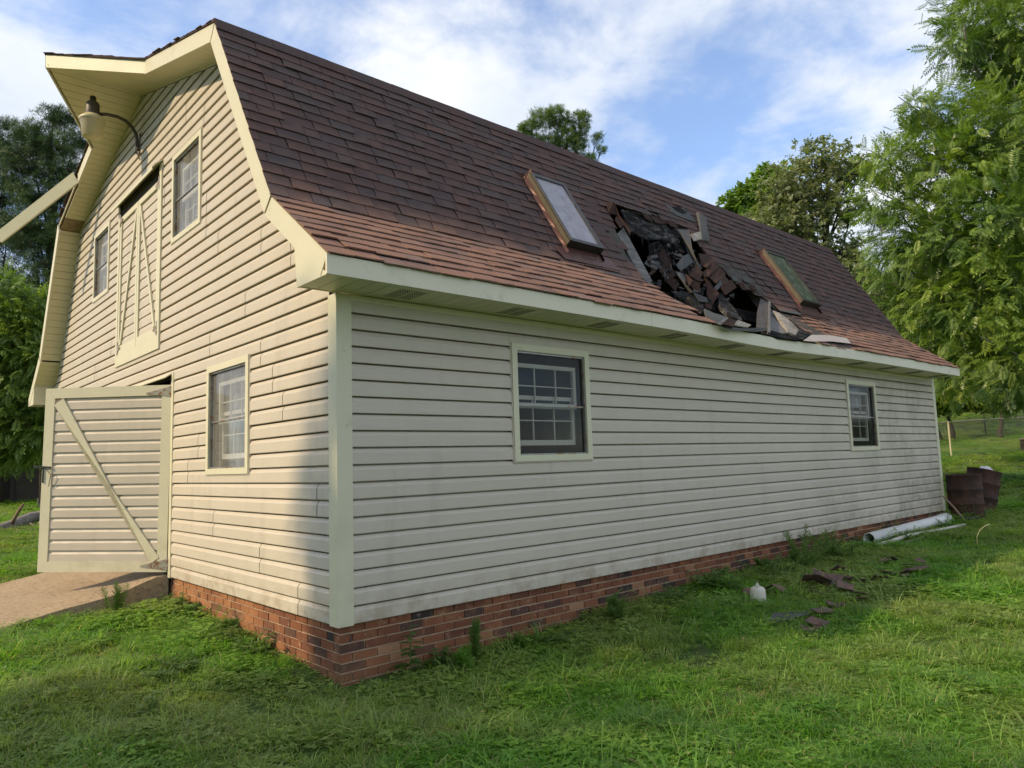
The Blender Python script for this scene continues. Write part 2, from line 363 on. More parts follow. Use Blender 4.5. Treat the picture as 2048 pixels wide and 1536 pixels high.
# gambrel inner outline on the gable wall (underside of the soffit)
INN = [(0.0, 2.42), (.05, 2.79), (.51, 3.15), (1.725, 5.11), (MID, 6.13)]
def gable_y(z):
    "wall half-span at height z -> y range"
    if z <= 2.79: y = 0.0
    else:
        y = MID
        for (a, b), (c, d) in zip(INN[1:], INN[2:]):
            if b <= z <= d: y = a+(c-a)*(z-b)/(d-b); break
        if z > 6.13: y = MID
    return y, WID-y
WIN_L = [(1.708, 2.726, 1.124, 2.187), (8.528, 9.583, 1.132, 2.21)]
WIN_G = [(1.587, 2.64, 1.096, 2.168), (2.899, 3.863, 3.752, 4.801), (6.714, 7.635, 3.764, 4.827)]
DOOR = (3.73, 6.85, -.1, 2.22); LOFT = (4.244, 6.194, 2.59, 4.90)
PROF = [(0.0, -.045), (.0005, .020), (.006, .0215), (.084, .0208), (.1145, .002), (.1150, -.045), (.127, -.046)]
def islands(mb):
    par = {}
    def find(a):
        while par.setdefault(a, a) != a: par[a] = par[par[a]]; a = par[a]
        return a
    keys = [tuple(round(c, 4) for c in v) for v in mb.v]
    for f in mb.f:
        for i in f[1:]: par[find(keys[i])] = find(keys[f[0]])
    out = {}
    for f in mb.f: out.setdefault(find(keys[f[0]]), []).append(f)
    res = []
    for fs in out.values():
        q = M()
        for f in fs: q.add([mb.v[i] for i in f], [tuple(range(len(f)))])
        res.append(q)
    return res
def siding(parent, plane, spanf, holes, zmax, joints, k0=0):
    "two-course vinyl panels, cut round openings; plane 'L' (y=0) or 'G' (x=0)"
    k = k0; row = 0; JG = .010 if plane == 'L' else -.0045
    while k*COURSE < zmax:
        zs = []
        for c in (0, 1):
            for dz, out in PROF:
                z = (k+c)*COURSE+dz
                zs.append((z, out))
        hz = sorted({h for q in holes for h in q[2:]})
        pts = []
        for (z0, o0), (z1, o1) in zip(zs, zs[1:]):
            pts.append((z0, o0))
            for h in hz:
                if z0+1e-5 < h < z1-1e-5: pts.append((h, o0+(o1-o0)*(h-z0)/(z1-z0)))
        pts.append(zs[-1])
        lo, hi = spanf(k*COURSE)[0], spanf(k*COURSE)[1]
        if hi-lo < .05: break
        js = sorted(j for j in joints(row, lo, hi)); ed = [lo-9]+js+[hi+9]
        for pi, (pa, pb) in enumerate(zip(ed, ed[1:])):
            mb = M(); lift = (pi % 2)*.0022
            for (z0, o0), (z1, o1) in zip(pts, pts[1:]):
                if z0 >= zmax: continue
                z1c = min(z1, zmax); zm = (z0+z1c)/2
                s0, s1 = spanf(z0), spanf(z1c)
                a0, b0 = max(pa, s0[0]), min(pb+JG, s0[1]); a1, b1 = max(pa, s1[0]), min(pb+JG, s1[1])
                if b0 <= a0 or b1 <= a1: continue
                segs = [(a0, b0, a1, b1)]
                for q in holes:
                    if q[2] < zm < q[3]:
                        ns = []
                        for (u0, w0, u1, w1) in segs:
                            if max(u0, u1) < q[0] and min(w0, w1) > q[0] or (u0 < q[0] < w0): ns.append((u0, q[0], u1, q[0]))
                            if w0 > q[1] and u0 < q[1]: ns.append((q[1], w0, q[1], w1))
                            elif u0 >= q[1] or w0 <= q[0]: ns.append((u0, w0, u1, w1))
                            elif u0 >= q[0] and w0 > q[1]: pass
                        segs = [g for g in ns if g[1]-g[0] > .002 or g[3]-g[2] > .002]
                for (u0, w0, u1, w1) in segs:
                    if plane == 'L': mb.quad((u0, -o0-lift, z0), (w0, -o0-lift, z0), (w1, -o1-lift, z1c), (u1, -o1-lift, z1c))
                    else: mb.quad((-o0-lift, w0, z0), (-o0-lift, u0, z0), (-o1-lift, u1, z1c), (-o1-lift, w1, z1c))
            for pc in islands(mb): pc.build('siding_panel', MAT['siding'], parent)
        k += 2; row += 1
def backing(name, plane, spanf, holes, zmax, z0=0.0):
    mb = M(); zs = sorted({z0, zmax} | {h for q in holes for h in q[2:]} | {b for a, b in INN if plane == 'G'})
    zs = [z for z in zs if z0 <= z <= zmax]
    for a, b in zip(zs, zs[1:]):
        s0, s1 = spanf(a+1e-6), spanf(b-1e-6); zm = (a+b)/2
        cuts = [(q[0], q[1]) for q in holes if q[2] < zm < q[3]]; cuts.sort()
        p0, p1 = s0[0], s1[0]
        for c, d in cuts + [(None, None)]:
            e0, e1 = (s0[1], s1[1]) if c is None else (c, c)
            for dep in (.05, .10):
                if plane == 'L': mb.quad((p0, dep, a), (e0, dep, a), (e1, dep, b), (p1, dep, b))
                else: mb.quad((dep, e0, a), (dep, p0, a), (dep, p1, b), (dep, e1, b))
            if c is not None: p0 = p1 = d
    for q in holes:   # reveals
        c = [(q[0], q[2]), (q[1], q[2]), (q[1], q[3]), (q[0], q[3])]
        for (u, z), (u2, z2) in zip(c, c[1:]+c[:1]):
            if plane == 'L': mb.quad((u, 0, z), (u2, 0, z2), (u2, .1, z2), (u, .1, z))
            else: mb.quad((0, u, z), (0, u2, z2), (.1, u2, z2), (.1, u, z))
    return mb.build(name, MAT['shedw'], barn)
spL = lambda z: (.09, L-.07)
spG = lambda z: (max(.09, gable_y(z)[0]), min(WID-.09, gable_y(z)[1]))
lw = backing('long_wall', 'L', lambda z: (0.1, L), WIN_L, 2.42)
gw = backing('gable_wall', 'G', lambda z: (max(.1, gable_y(z)[0]), min(WID-.1, gable_y(z)[1])), WIN_G+[DOOR, LOFT], 6.12)
rj = random.Random(11)
def jl(row, lo, hi):
    x = rj.uniform(.9, 3.4); o = []
    while x < hi-.5: o.append(x); x += 3.62
    if row == 6: o = [.62]+[2.9+3.6*i for i in range(3)]
    return o
GJ = {0: [.62, 2.3, 5.5, 8.2], 1: [1.35, 7.6], 2: [2.45, 6.9], 3: [.3, 3.42, 8.4], 4: [3.2, 8.9], 5: [2.9, 7.1], 6: [.9, 2.2, 5.2, 8.1], 7: [1.1, 3.05, 7.1, 9.1], 8: [1.35, 4.1, 7.0, 9.5],
      9: [2.6, 6.6, 8.3], 10: [1.7, 3.1, 7.4], 11: [.75, 2.1, 6.5, 8.2], 12: [1.35, 7.9], 13: [2.4, 6.4]}
def jg(row, lo, hi):
    if row in GJ: return [j for j in GJ[row] if lo+.1 < j < hi-.1]
    return [j for j in (3.4+rj.uniform(-.8, .8), 6.4+rj.uniform(-.8, .8)) if lo+.1 < j < hi-.1]
siding(lw, 'L', spL, WIN_L, 2.41, jl)
siding(gw, 'G', spG, WIN_G+[DOOR, LOFT], 6.13, jg)
# hidden walls (far gable, far long wall) and floor, so the inside is closed
fw = M(); ys = [0, .05, .51, 1.725, MID, WID-1.725, WID-.51, WID-.05, WID]; zt = [2.56, 2.95, 3.29, 5.28, 6.29, 5.28, 3.29, 2.95, 2.56]
for x in (L-.1, L): fw.add([(x, y, 0) for y in ys]+[(x, y, z) for y, z in zip(ys, zt)], [(i, i+1, i+10, i+9) for i in range(8)])
fw.build('rear_gable_wall', MAT['siding'], barn)
M().box((0, WID-.1, 0), (L, WID, 2.42)).build('rear_long_wall', MAT['siding'], barn)
M().box((.02, .02, -.06), (L-.02, WID-.02, .0)).build('barn_floor', MAT['dark'], barn)
M().box((.1, .12, 2.33), (L-.1, WID-.1, 2.38)).build('loft_floor', MAT['dark'], barn)  # carried on under the roof hole to block its light from below
# corner posts
def corner(x, y, sx, sy, top, name='corner_post'):
    w = .10; mb = M()
    ax0, ax1 = sorted((x-sx*.027, x+sx*w)); ay0, ay1 = sorted((y-sy*.027, y+sy*w))
    mb.box((ax0, ay0, -.008), (ax1, ay1, top)); return mb.build(name, MAT['trim'], barn)
corner(0, 0, 1, 1, 2.415); corner(L, 0, -1, 1, 2.415); corner(0, WID, 1, -1, 2.415)
M().box((.10, -.024, 2.372), (L-.1, -.001, 2.418)).build('frieze_channel', MAT['eave'], barn)
# ---- foundation bricks
fnd = empty('foundation', parent=barn)
M().box((.022, .022, -.75), (L-.02, .2, -.004)).box((.0221, .2, -.75), (.2, WID, -.004)).build('mortar_bed', MAT['mortar'], fnd)
BV = []
for i in range(14):
    for kind, ln in (('s', .194), ('h', .092)):
        mb = M(); mb.tint = [0.0, .12, .2, .38, .45, .5, .55, .6, .66, .72, .8, .9, .33, 1][i]; r_ = random.Random(i)
        vs = [(0, 0, 0), (ln, 0, 0), (ln, .09, 0), (0, .09, 0), (0, 0, .0548), (ln, 0, .0548), (ln, .09, .0548), (0, .09, .0548)]
        vs = [(a+r_.uniform(-.0025, .0025), b+(r_.uniform(-.0015, .0015) if b == 0 else 0), c+r_.uniform(-.002, .002)) for a, b, c in vs]
        # chamfered face ring keeps the arris soft
        mb.add(vs, [(0, 1, 5, 4), (1, 2, 6, 5), (3, 0, 4, 7), (4, 5, 6, 7), (0, 3, 2, 1)])
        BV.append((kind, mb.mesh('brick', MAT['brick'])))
BS = [b for k, b in BV if k == 's']; BH = [b for k, b in BV if k == 'h']; nb = 0
rest = M(); rb = random.Random(5)
def pickb(far): return min(13, int(rb.choice([0, 1, 2, 2, 12, 3, 3, 4, 5, 6, 7, 8, 9, 10, 11, 4, 6, 2, 12, 5, 7]) ))
for row in range(7):
    z = -.006-.0548-row*.0677
    # long wall
    x = .010 if row % 2 == 0 else .010+.102*0
    first = True
    while x < L-.2:
        hdr = first and row % 2 == 1; ln = .092 if hdr else .194
        if z+.0548 > g1(x, 0)-.03:
            me = (BH if hdr else BS)[pickb(0)]
            if nb < 215: link('brick', me, fnd, mat=Matrix.Translation((x, .010+rb.uniform(-.0015, .0015), z))); nb += 1
            else: rest.box((x, .010, z), (x+ln, .1, z+.0548), tint=rb.random())
        x += ln+.0104; first = False
    y = .012 if row % 2 == 1 else .112; first = True
    while y < 3.75:
        ln = .194
        if row % 2 == 0 and first: ln = .194
        if z+.0548 > g1(0, y)-.05:
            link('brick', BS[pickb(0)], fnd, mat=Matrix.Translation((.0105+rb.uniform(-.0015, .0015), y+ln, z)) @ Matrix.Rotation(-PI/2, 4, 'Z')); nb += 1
        y += ln+.0104; first = False
if rest.f: tag(rest.build('distant_bricks', MAT['brick'], fnd), kind='stuff')
# ---- windows
def window(plane, q, curtain=0, glass='glass', label=None, muntins=True):
    u0, u1, z0, z1 = q
    def P(u, out, z): return (u, -out, z) if plane == 'L' else (-out, u, z)
    def bx(mb, a, b, oa, ob, za, zb):
        p = P(a, oa, za); r = P(b, ob, zb); mb.box(tuple(map(min, p, r)), tuple(map(max, p, r))); return mb
    w = empty('window', P((u0+u1)/2, 0, z0), barn)
    def bl(mb, n, m):
        o = mb.build(n, MAT[m], w); o.matrix_parent_inverse = Matrix.Translation(w.location).inverted(); return o
    if label: w['label'] = label
    fwid = .062
    for a, b, c, d in ((u0, u1, z1-fwid, z1), (u0, u1, z0, z0+fwid*.9), (u0, u0+fwid, z0+fwid*.9, z1-fwid), (u1-fwid, u1, z0+fwid*.9, z1-fwid)):
        mb = bx(M(), a, b, 0, .036, c, d); bl(mb, 'casing', 'trim')
    e = .012
    mb = M(); bx(mb, u0-e, u1+e, 0, .026, z1, z1+e); bx(mb, u0-e, u1+e, 0, .026, z0-e, z0); bx(mb, u0-e, u0, 0, .026, z0, z1); bx(mb, u1, u1+e, 0, .026, z0, z1)
    bl(mb, 'trim_channel', 'siding')
    a, b, c, d = u0+fwid, u1-fwid, z0+fwid*.9, z1-fwid
    # screen track (dark) and glass
    mb = M(); 
    for r in ((a, b, d-.018, d), (a, b, c, c+.014), (a, a+.014, c+.014, d-.018), (b-.014, b, c+.014, d-.018)): bx(mb, r[0], r[1], -.005, .018, r[2], r[3])
    bl(mb, 'screen_frame', 'metal')
    mb = M(); mb.quad(P(a, -.004, c), P(b, -.004, c), P(b, -.004, d), P(a, -.004, d)); bl(mb, 'pane', glass)
    zm = (c+d)/2-.02
    mb = M(); bx(mb, a, b, -.02, .006, zm-.008, zm+.008); bl(mb, 'screen_bar', 'metal')
    sa, sb = a+.05*(b-a)-.03, b-.05
    top, bot = d-.10, c+.09
    # upper and lower sashes set back in the reveal
    sm_ = 'sashw' if glass == 'glass2' else 'sash'
    def sash(zl, zh, dep, nm):
        mb = M(); t_ = .038
        bx(mb, sa, sb, -dep-.03, -dep, zh-t_, zh); bx(mb, sa, sb, -dep-.03, -dep, zl, zl+t_*1.3); bx(mb, sa, sa+t_, -dep-.03, -dep, zl+t_*1.3, zh-t_); bx(mb, sb-t_, sb, -dep-.03, -dep, zl+t_*1.3, zh-t_)
        so_ = bl(mb, nm, sm_)
        if muntins:
            for i in (1, 2):
                x = sa+(sb-sa)*i/3; mb = M(); bx(mb, x-.005, x+.005, -dep-.02, -dep-.004, zl+t_, zh-t_); o = bl(mb, 'muntin', sm_)
            mb = M(); zc = (zl+zh)/2; bx(mb, sa+t_, sb-t_, -dep-.019, -dep-.005, zc-.005, zc+.005); bl(mb, 'muntin', sm_)
    sash(zm-.02, top, .05, 'upper_sash'); sash(bot, zm+.10, .085, 'lower_sash')
    if curtain:
        mb = M(); mb.tint = .5; n_ = 24
        zt_, zb_ = d-.03, c+(d-c)*(1-curtain)
        vs = []; 
        for i in range(n_+1):
            x = a+(b-a)*i/n_; dp = .17+.018*math.sin(i*1.7)+.01*math.sin(i*.6); vs += [P(x, -dp, zb_), P(x, -dp, zt_)]
        mb.add(vs, [(2*i, 2*i+2, 2*i+3, 2*i+1) for i in range(n_)]); bl(mb, 'curtain', 'curtain')
    return w
window('L', WIN_L[0], 0, label='six over six window of the long wall close to the corner post')
window('L', WIN_L[1], .35, label='narrow looking window at the far end of the long wall')
window('G', WIN_G[0], .4, 'glass2', label='ground floor gable window with dusty storm pane')
window('G', WIN_G[1], .75, 'glass2', label='upper gable window close to the roof edge')
window('G', WIN_G[2], .75, 'glass2', label='upper gable window beyond the loft doors')
# ---- roof geometry
def unit(v): v = np.array(v, float); return v/np.linalg.norm(v)
P_F = np.array([0, -.47, 2.568]); E_F = unit([0, .893, .663]); N_F = np.array([0, -E_F[2], E_F[1]]); L_F = 1.118
P_S = np.array([0, .43, 3.239]); E_S = unit([0, 1.262, 2.056]); N_S = np.array([0, -E_S[2], E_S[1]]); L_S = 2.412
P_T = np.array([0, 1.698, 5.298]); E_T = unit([0, MID-1.698, 1.03]); N_T = np.array([0, -E_T[2], E_T[1]]); L_T = 3.708
PL = {'F': (P_F, E_F, N_F, L_F), 'S': (P_S, E_S, N_S, L_S), 'T': (P_T, E_T, N_T, L_T)}
def rp(pl, x, s_, off=0):
    p, e, n, _ = PL[pl]; q = p+e*s_+n*off; return np.array([x, q[1], q[2]])
def onroof(pl, u, v, off=0):
    p, e, n, _ = PL[pl]; d = ray(u, v); t_ = ((p+n*off-CAM)@n)/(d@n); q = CAM+d*t_; return q[0], (q-p)@e
XA, XB = OX-.0, L+.02
roof = empty('roof', parent=barn)
HOLE_S = [(4.30, -.02), (4.22, .35), (4.33, .75), (4.46, 1.2), (4.50, 1.38), (4.85, 1.50), (5.35, 1.42), (5.6, 1.56), (6.05, 1.44), (6.42, 1.46), (6.36, 1.1), (6.42, .86), (6.62, .70), (6.70, .42), (6.98, .34), (7.30, .30), (7.42, -.02)]
HOLE_F = [(4.30, 1.2), (4.28, .5), (4.30, -.1), (6.9, -.1), (7.02, .18), (7.24, .42), (7.3, .8), (7.38, 1.2)]
def inpoly(x, y, poly):
    c = False; j = len(poly)-1
    for i in range(len(poly)):
        xi, yi = poly[i]; xj, yj = poly[j]
        if (yi > y) != (yj > y) and x < (xj-xi)*(y-yi)/(yj-yi)+xi: c = not c
        j = i
    return c
def sag(pl, x, s_):
    "the deck dips where it breaks towards the hole"
    if pl == 'S': return -.06*math.exp(-((x-6.9)/.55)**2)*max(0, 1-abs(s_-.5)/.6) - .035*math.exp(-((x-4.35)/.25)**2)*max(0, 1-abs(s_-.8)/.8)
    return -.03*math.exp(-((x-7.5)/.5)**2)
MAT['olddeck'] = m_wood('old_grey_decking', (.055, .045, .038), (.10, .085, .07), (2, 2, 2))
# decking: strips with a ragged inner edge
def deck(pl, poly, name='roof_deck', th=.016, off=-.012, mat='olddeck'):
    p, e, n, _ = PL[pl]; M().slab([rp(pl, x, s_, off) for x, s_ in poly], n, th).build(name, MAT[mat], roof)
deck('S', [(XA+.01, 0), (4.28, 0), (4.26, .4), (4.36, .8), (4.46, 1.2), (4.5, 1.4), (4.5, L_S), (XA+.01, L_S)])
deck('S', [(4.5, 1.44), (4.9, 1.52), (5.35, 1.45), (5.6, 1.58), (6.05, 1.46), (6.4, 1.48), (6.42, L_S), (4.5, L_S)])
deck('S', [(7.44, 0), (XB-.01, 0), (XB-.01, L_S), (6.42, L_S), (6.42, 1.1), (6.5, .86), (6.68, .7), (6.75, .42), (7.32, .3)])
deck('F', [(XA+.01, .01), (4.26, .01), (4.26, L_F), (XA+.01, L_F)])
deck('F', [(6.95, .01), (XB-.01, .01), (XB-.01, L_F), (7.4, L_F), (7.3, .8), (7.24, .42), (7.05, .2)])
deck('T', [(XA+.01, 0), (XB-.01, 0), (XB-.01, L_T), (XA+.01, L_T)])
# hood prow deck (shallow plane running out to a point)
HY = 3.95; HS = (HY-1.698)/E_T[1]; TIPX = -1.12
def mir(p): return np.array([p[0], WID-p[1], p[2]])
hd = [rp('T', XA+.01, HS, -.012), rp('T', TIPX+.03, L_T, -.012), rp('T', XA+.01, L_T, -.012)]
M().slab(hd, N_T, .016).build('hood_deck', MAT['wood'], roof)
M().slab([mir(p) for p in hd][::-1], mir(N_T)-np.array([0, WID, 0]), .016).build('hood_deck', MAT['wood'], roof)
# far (left) side of the roof in one sheet per slope, shingled
def mirn(n): return np.array([n[0], -n[1], n[2]])
for pl in 'FST':
    p, e, n, Ls = PL[pl]
    M().slab([mir(rp(pl, XA+.005, 0, .004)), mir(rp(pl, XA+.005, Ls, .004)), mir(rp(pl, XB, Ls, .004)), mir(rp(pl, XB, 0, .004))], mirn(n), .03).build('rear_slope', MAT['shingle'], roof)
# ---- shingles
SHV = []
for i in range(18):
    r_ = random.Random(50+i); mb = M(); mb.tint = i/17
    # unit width tab, exposure .134 + overlap; y up the slope, z off the roof
    b = .0125+r_.uniform(-.0015, .003); H = .155; th = .005
    yb = r_.uniform(-.004, .003)
    g_ = .016; vs = [(g_, yb, b-th-.004), (1-g_, yb+r_.uniform(-.003, .003), b-th-.004), (1-g_, H, .000), (g_, H, .000), (g_, yb, b), (.5, yb+r_.uniform(-.002, .002), b+r_.uniform(-.0015, .003)), (1-g_, yb, b+r_.uniform(-.001, .002)), (1-g_, H, .003), (g_, H, .003)]
    mb.add(vs, [(4, 5, 6, 7, 8), (0, 1, 6, 5, 4), (1, 2, 7, 6), (3, 0, 4, 8)])
    SHV.append(mb.mesh('shingle', MAT['shingle']))
rs = random.Random(21); cand = []
def courses(pl, n, hole):
    p, e, nn, Ls = PL[pl]; ex = Ls/n
    for k in range(n):
        x = XA-.012-rs.uniform(0, .2); s0 = k*ex
        while x < XB+.01:
            w = rs.choice([.16, .2, .24, .28, .32, .24])*rs.uniform(.92, 1.08); a, b = max(x, XA-.014), min(x+w, XB+.014); xm = (a+b)/2; sm = s0+ex*.5
            x += w
            if b-a < .03: continue
            if hole and (inpoly(xm, sm, hole)): continue
            if pl == 'S' and (SKY1[0] < a and b < SKY1[1] or SKY2[0] < a and b < SKY2[1]) and .25 < s0 < 1.35: continue
            cand.append((pl, a, b, s0, ex, sag(pl, xm, sm)))
SKY1 = (3.05, 3.62); SKY2 = (8.33, 8.98)
courses('F', 8, HOLE_F); courses('S', 18, HOLE_S)
def shx(c): # size as seen
    pl, a, b, s0, ex, sg = c; p = rp(pl, (a+b)/2, s0, 0); d = p-CAM; return (b-a)/np.linalg.norm(d)**2*abs(d@PL[pl][2])/np.linalg.norm(d)
cand.sort(key=shx, reverse=True)
stuff = M()
for i, c in enumerate(cand):
    pl, a, b, s0, ex, sg = c; p, e, nn, Ls = PL[pl]; tv = rs.randrange(18)
    o = rp(pl, a, s0, sg); o2 = rp(pl, a, s0+ex, sag(pl, a, s0+ex))-rp(pl, a, s0, sg); e2 = unit(o2); n2 = np.array([0, -e2[2], e2[1]])
    yaw = rs.uniform(-.006, .006); sc_ = (b-a)
    if pl == 'F' and s0 == 0: o = o-e2*(.022+.006*math.sin(a*3.1)+.005*math.sin(a*11.3))-nn*(.002+.002*math.sin(a*5.7))
    else: o = o+nn*(.0025*math.sin(a*6.1+s0*9)+.002*math.sin(a*13+s0*21))
    m4 = Matrix(((1, 0, 0, o[0]), (0, e2[1], n2[1], o[1]), (0, e2[2], n2[2], o[2]), (0, 0, 0, 1))) @ Matrix.Rotation(yaw, 4, 'Z') @ Matrix.Diagonal((sc_, 1, rs.uniform(.9, 1.35), 1))
    if i < 296: link('shingle', SHV[tv], roof, mat=m4)
    else:
        me = SHV[tv]; stuff.add([m4 @ v_.co for v_ in me.vertices], [tuple(q.vertices) for q in me.polygons], tv/17)
tag(stuff.build('small_shingles', MAT['shingle'], roof), 'the farther and smaller shingles of the roof slope', kind='stuff')
# starter course & ridge cap at the break, top slope shingle sheet
M().slab([rp('T', XA-.012, -.02, .012), rp('T', XB+.012, -.02, .012), rp('T', XB+.012, L_T, .008), rp('T', XA-.012, L_T, .008)], N_T, .018).build('top_slope', MAT['shingle'], roof)
hs = [rp('T', XA-.012, HS-.03, .008), rp('T', TIPX-.01, L_T, .008), rp('T', XA-.012, L_T, .008)]
M().slab(hs, N_T, .018).build('hood_slope', MAT['shingle'], roof); M().slab([mir(p) for p in hs][::-1], mirn(N_T), .018).build('hood_slope', MAT['shingle'], roof)
re_ = random.Random(12)
for my_ in (False, True):
    s_ = .06
    while s_ < L_T-.03:
        xo = XA if s_ < HS else XA+(TIPX-XA)*(s_-HS)/(L_T-HS); xo1 = XA if s_+.13 < HS else XA+(TIPX-XA)*(s_+.13-HS)/(L_T-HS)
        if not (my_ and s_ < .1):
            j = re_.uniform(.012, .034); k = re_.uniform(-.004, .006); pts = [rp('T', xo-j, s_, .014+k), rp('T', xo1-j+re_.uniform(-.006, .006), s_+.135, .008+k), rp('T', xo1+.22, s_+.135, .010), rp('T', xo+.22, s_, .016)]
            n3 = N_T
            if my_: pts = [mir(p) for p in pts][::-1]; n3 = mirn(N_T)
            mb = M(); mb.tint = re_.random(); mb.slab(pts[::-1] if my_ else pts, n3, .007); mb.build('rake_shingle', MAT['shingle'], roof)
        s_ += .135
x = XA-.01; br = random.Random(8)
while x < XB:
    w = br.uniform(.22, .34); mb = M(); mb.tint = br.random(); h = br.uniform(.0, .004)
    if True:
        a0 = rp('S', x, L_S-.135, .016+h); a1 = rp('S', min(x+w-.004, XB+.01), L_S-.135, .016+h); b0 = rp('T', x, -.012, .026+h); b1 = rp('T', min(x+w-.004, XB+.01), -.012, .026+h); c0 = rp('T', x, .13, .016+h); c1 = rp('T', min(x+w-.004, XB+.01), .13, .016+h)
        mb.slab([a0, a1, b1, b0], N_S, .005); mb.slab([b0, b1, c1, c0], N_T, .005); mb.build('break_cap', MAT['shingle'], roof)
    x += w
# ---- rake and eave trim
def rake(p0, p1, nn, depth=.165, th=.022, name='rake_board', label=None, mitre0=0, mitre1=0):
    "board on the gable face from p0 to p1 (top edge), hanging depth along -nn"
    p0 = np.array(p0, float); p1 = np.array(p1, float); d = unit(p1-p0); nn = np.array(nn, float)
    a, b = p0, p1; c, dd_ = p1-nn*depth-d*mitre1, p0-nn*depth+d*mitre0
    return M().slab([a, b, c, dd_], (-1, 0, 0), th).build(name, MAT['trim'], barn, label=label)
bx_ = OX
def R(pl, s_, off=-.01): q = rp(pl, bx_, s_, off); return q
def tangent_mitre(n1, n2, dep): # shift along board so two boards meet on the bisector
    a = math.acos(max(-1, min(1, float(np.dot(n1, n2))))); return dep*math.tan(a/2)
mFS = tangent_mitre(N_F, N_S, .165); mST = tangent_mitre(N_S, N_T, .165)
rake(R('F', .0), R('F', L_F-.012), N_F, mitre1=-mFS)          # concave joint: lower edge longer
rake(R('S', .012), R('S', L_S-.012), N_S, mitre0=-mFS, mitre1=mST)
top_end = R('T', HS); rake(R('T', .012), top_end, N_T, mitre0=mST)
rake(mir(R('F', L_F-.012)), mir(R('F', .0)), mirn(N_F), mitre0=-mFS)
rake(mir(R('S', L_S-.012)), mir(R('S', .012)), mirn(N_S), mitre1=-mFS, mitre0=mST)
ls_ = (WID-7.45-1.698)/E_T[1]; rake(mir(R('T', HS)), mir(R('T', ls_)), mirn(N_T))
rake(mir(R('T', ls_))+np.array([.012, 0, 0]), mir(R('T', .012))+np.array([.012, 0, 0]), mirn(N_T), depth=.05, th=.02, name='bare_rake_edge')
# prow boards of the hay hood
for sgn in (0, 1):
    a = rp('T', OX, HS, -.01); b = rp('T', TIPX, L_T, -.01)
    if sgn: a, b = mir(a), mir(b)
    dn = np.array([0, 0, -.165]); d = unit(b-a); out = unit(np.cross(d, (0, 0, 1))); out = out if out[0] < 0 else -out
    M().slab([a, b, b+dn, a+dn], out, .02).build('hood_board', MAT['trim'], barn)
# the loose fascia board hanging off
p0 = np.array([-.36, 7.40, 5.62]); p1 = np.array([-1.12, 8.84, 4.895]); d = unit(p1-p0); wv = unit(np.cross(d, _f)); wv = wv if wv[2] > 0 else -wv; nn = unit(np.cross(d, wv)); nn = nn if nn@_f < 0 else -nn
q0 = p0-d*.0; mb = M(); mb.slab([q0+wv*.085, p1+wv*.10, p1-wv*.075, q0-wv*.09], nn, .006); mb.slab([q0+wv*.087, p1+wv*.102, p1+wv*.098, q0+wv*.083], nn, .045); mb.slab([q0-wv*.086, p1-wv*.071, p1-wv*.075, q0-wv*.09], nn, .03)
mb.build('loose_fascia_board', MAT['trim'], barn, label='cream fascia board torn loose and sticking out below the hay hood')
# eave fascia in lengths, sagging a little at the hole
ex = [OX-.005, 3.2, 6.9, 9.9, XB+.005]
def ez(x): return -.035*math.exp(-((x-5.7)/1.5)**2)
for a, b in zip(ex, ex[1:]):
    mb = M(); k = 8
    for i in range(k):
        x0, x1 = a+(b-a)*i/k, a+(b-a)*(i+1)/k-(0.003 if i == k-1 else 0)
        z0, z1 = ez(x0), ez(x1)
        vs = [(x0, -.47, 2.42+z0), (x1, -.47, 2.42+z1), (x1, -.47, 2.557+z1), (x0, -.47, 2.557+z0), (x0, -.448, 2.42+z0), (x1, -.448, 2.42+z1), (x1, -.448, 2.557+z1), (x0, -.448, 2.557+z0)]
        mb.add(vs, [(0, 1, 2, 3), (5, 4, 7, 6), (4, 5, 1, 0), (3, 2, 6, 7)]+([(0, 3, 7, 4)] if i == 0 else [])+([(1, 5, 6, 2)] if i == k-1 else []))
    mb.build('eave_fascia', MAT['eave'], barn)
M().box((OX, WID+.448, 2.42), (XB, WID+.47, 2.557)).build('eave_fascia', MAT['eave'], barn)
# boxed returns at the eave ends
def ret(my=False):
    pts = [(OX-.003, 0.0, 2.418), (OX-.003, -.47, 2.435), (OX-.003, -.47+.005, 2.45), (OX-.003, .0, 2.80)]
    pts = [(OX+.004, .0, 2.418), (OX+.004, -.466, 2.42), (OX+.004, -.466, 2.56), (OX+.004, .04, 2.795)]
    pts = [(OX+.004, 0, 2.418), (OX+.004, -.466, 2.42), (OX+.004, -.37, 2.48), (OX+.004, .05, 2.80)]
    if my: pts = [tuple(mir(np.array(p))) for p in pts]
    mb = M(); mb.slab(pts if my else pts[::-1], (-1, 0, 0), .02); mb.build('eave_return', MAT['trim'], barn)
    a = [(OX+.02, .0, 2.42), (-.001, .0, 2.42), (-.001, .05, 2.80), (OX+.02, .05, 2.80)]
    if my: a = [tuple(mir(np.array(p))) for p in a]
    M().slab(a, (0, 1 if not my else -1, 0), .015).build('return_side', MAT['trim'], barn)
ret(); ret(True)
# ---- soffit panels
sof = empty('soffit', parent=barn)
def sof_strip(pts, nn): 
    M().slab(pts, nn, .010).build('soffit_panel', MAT['soffit'], sof)
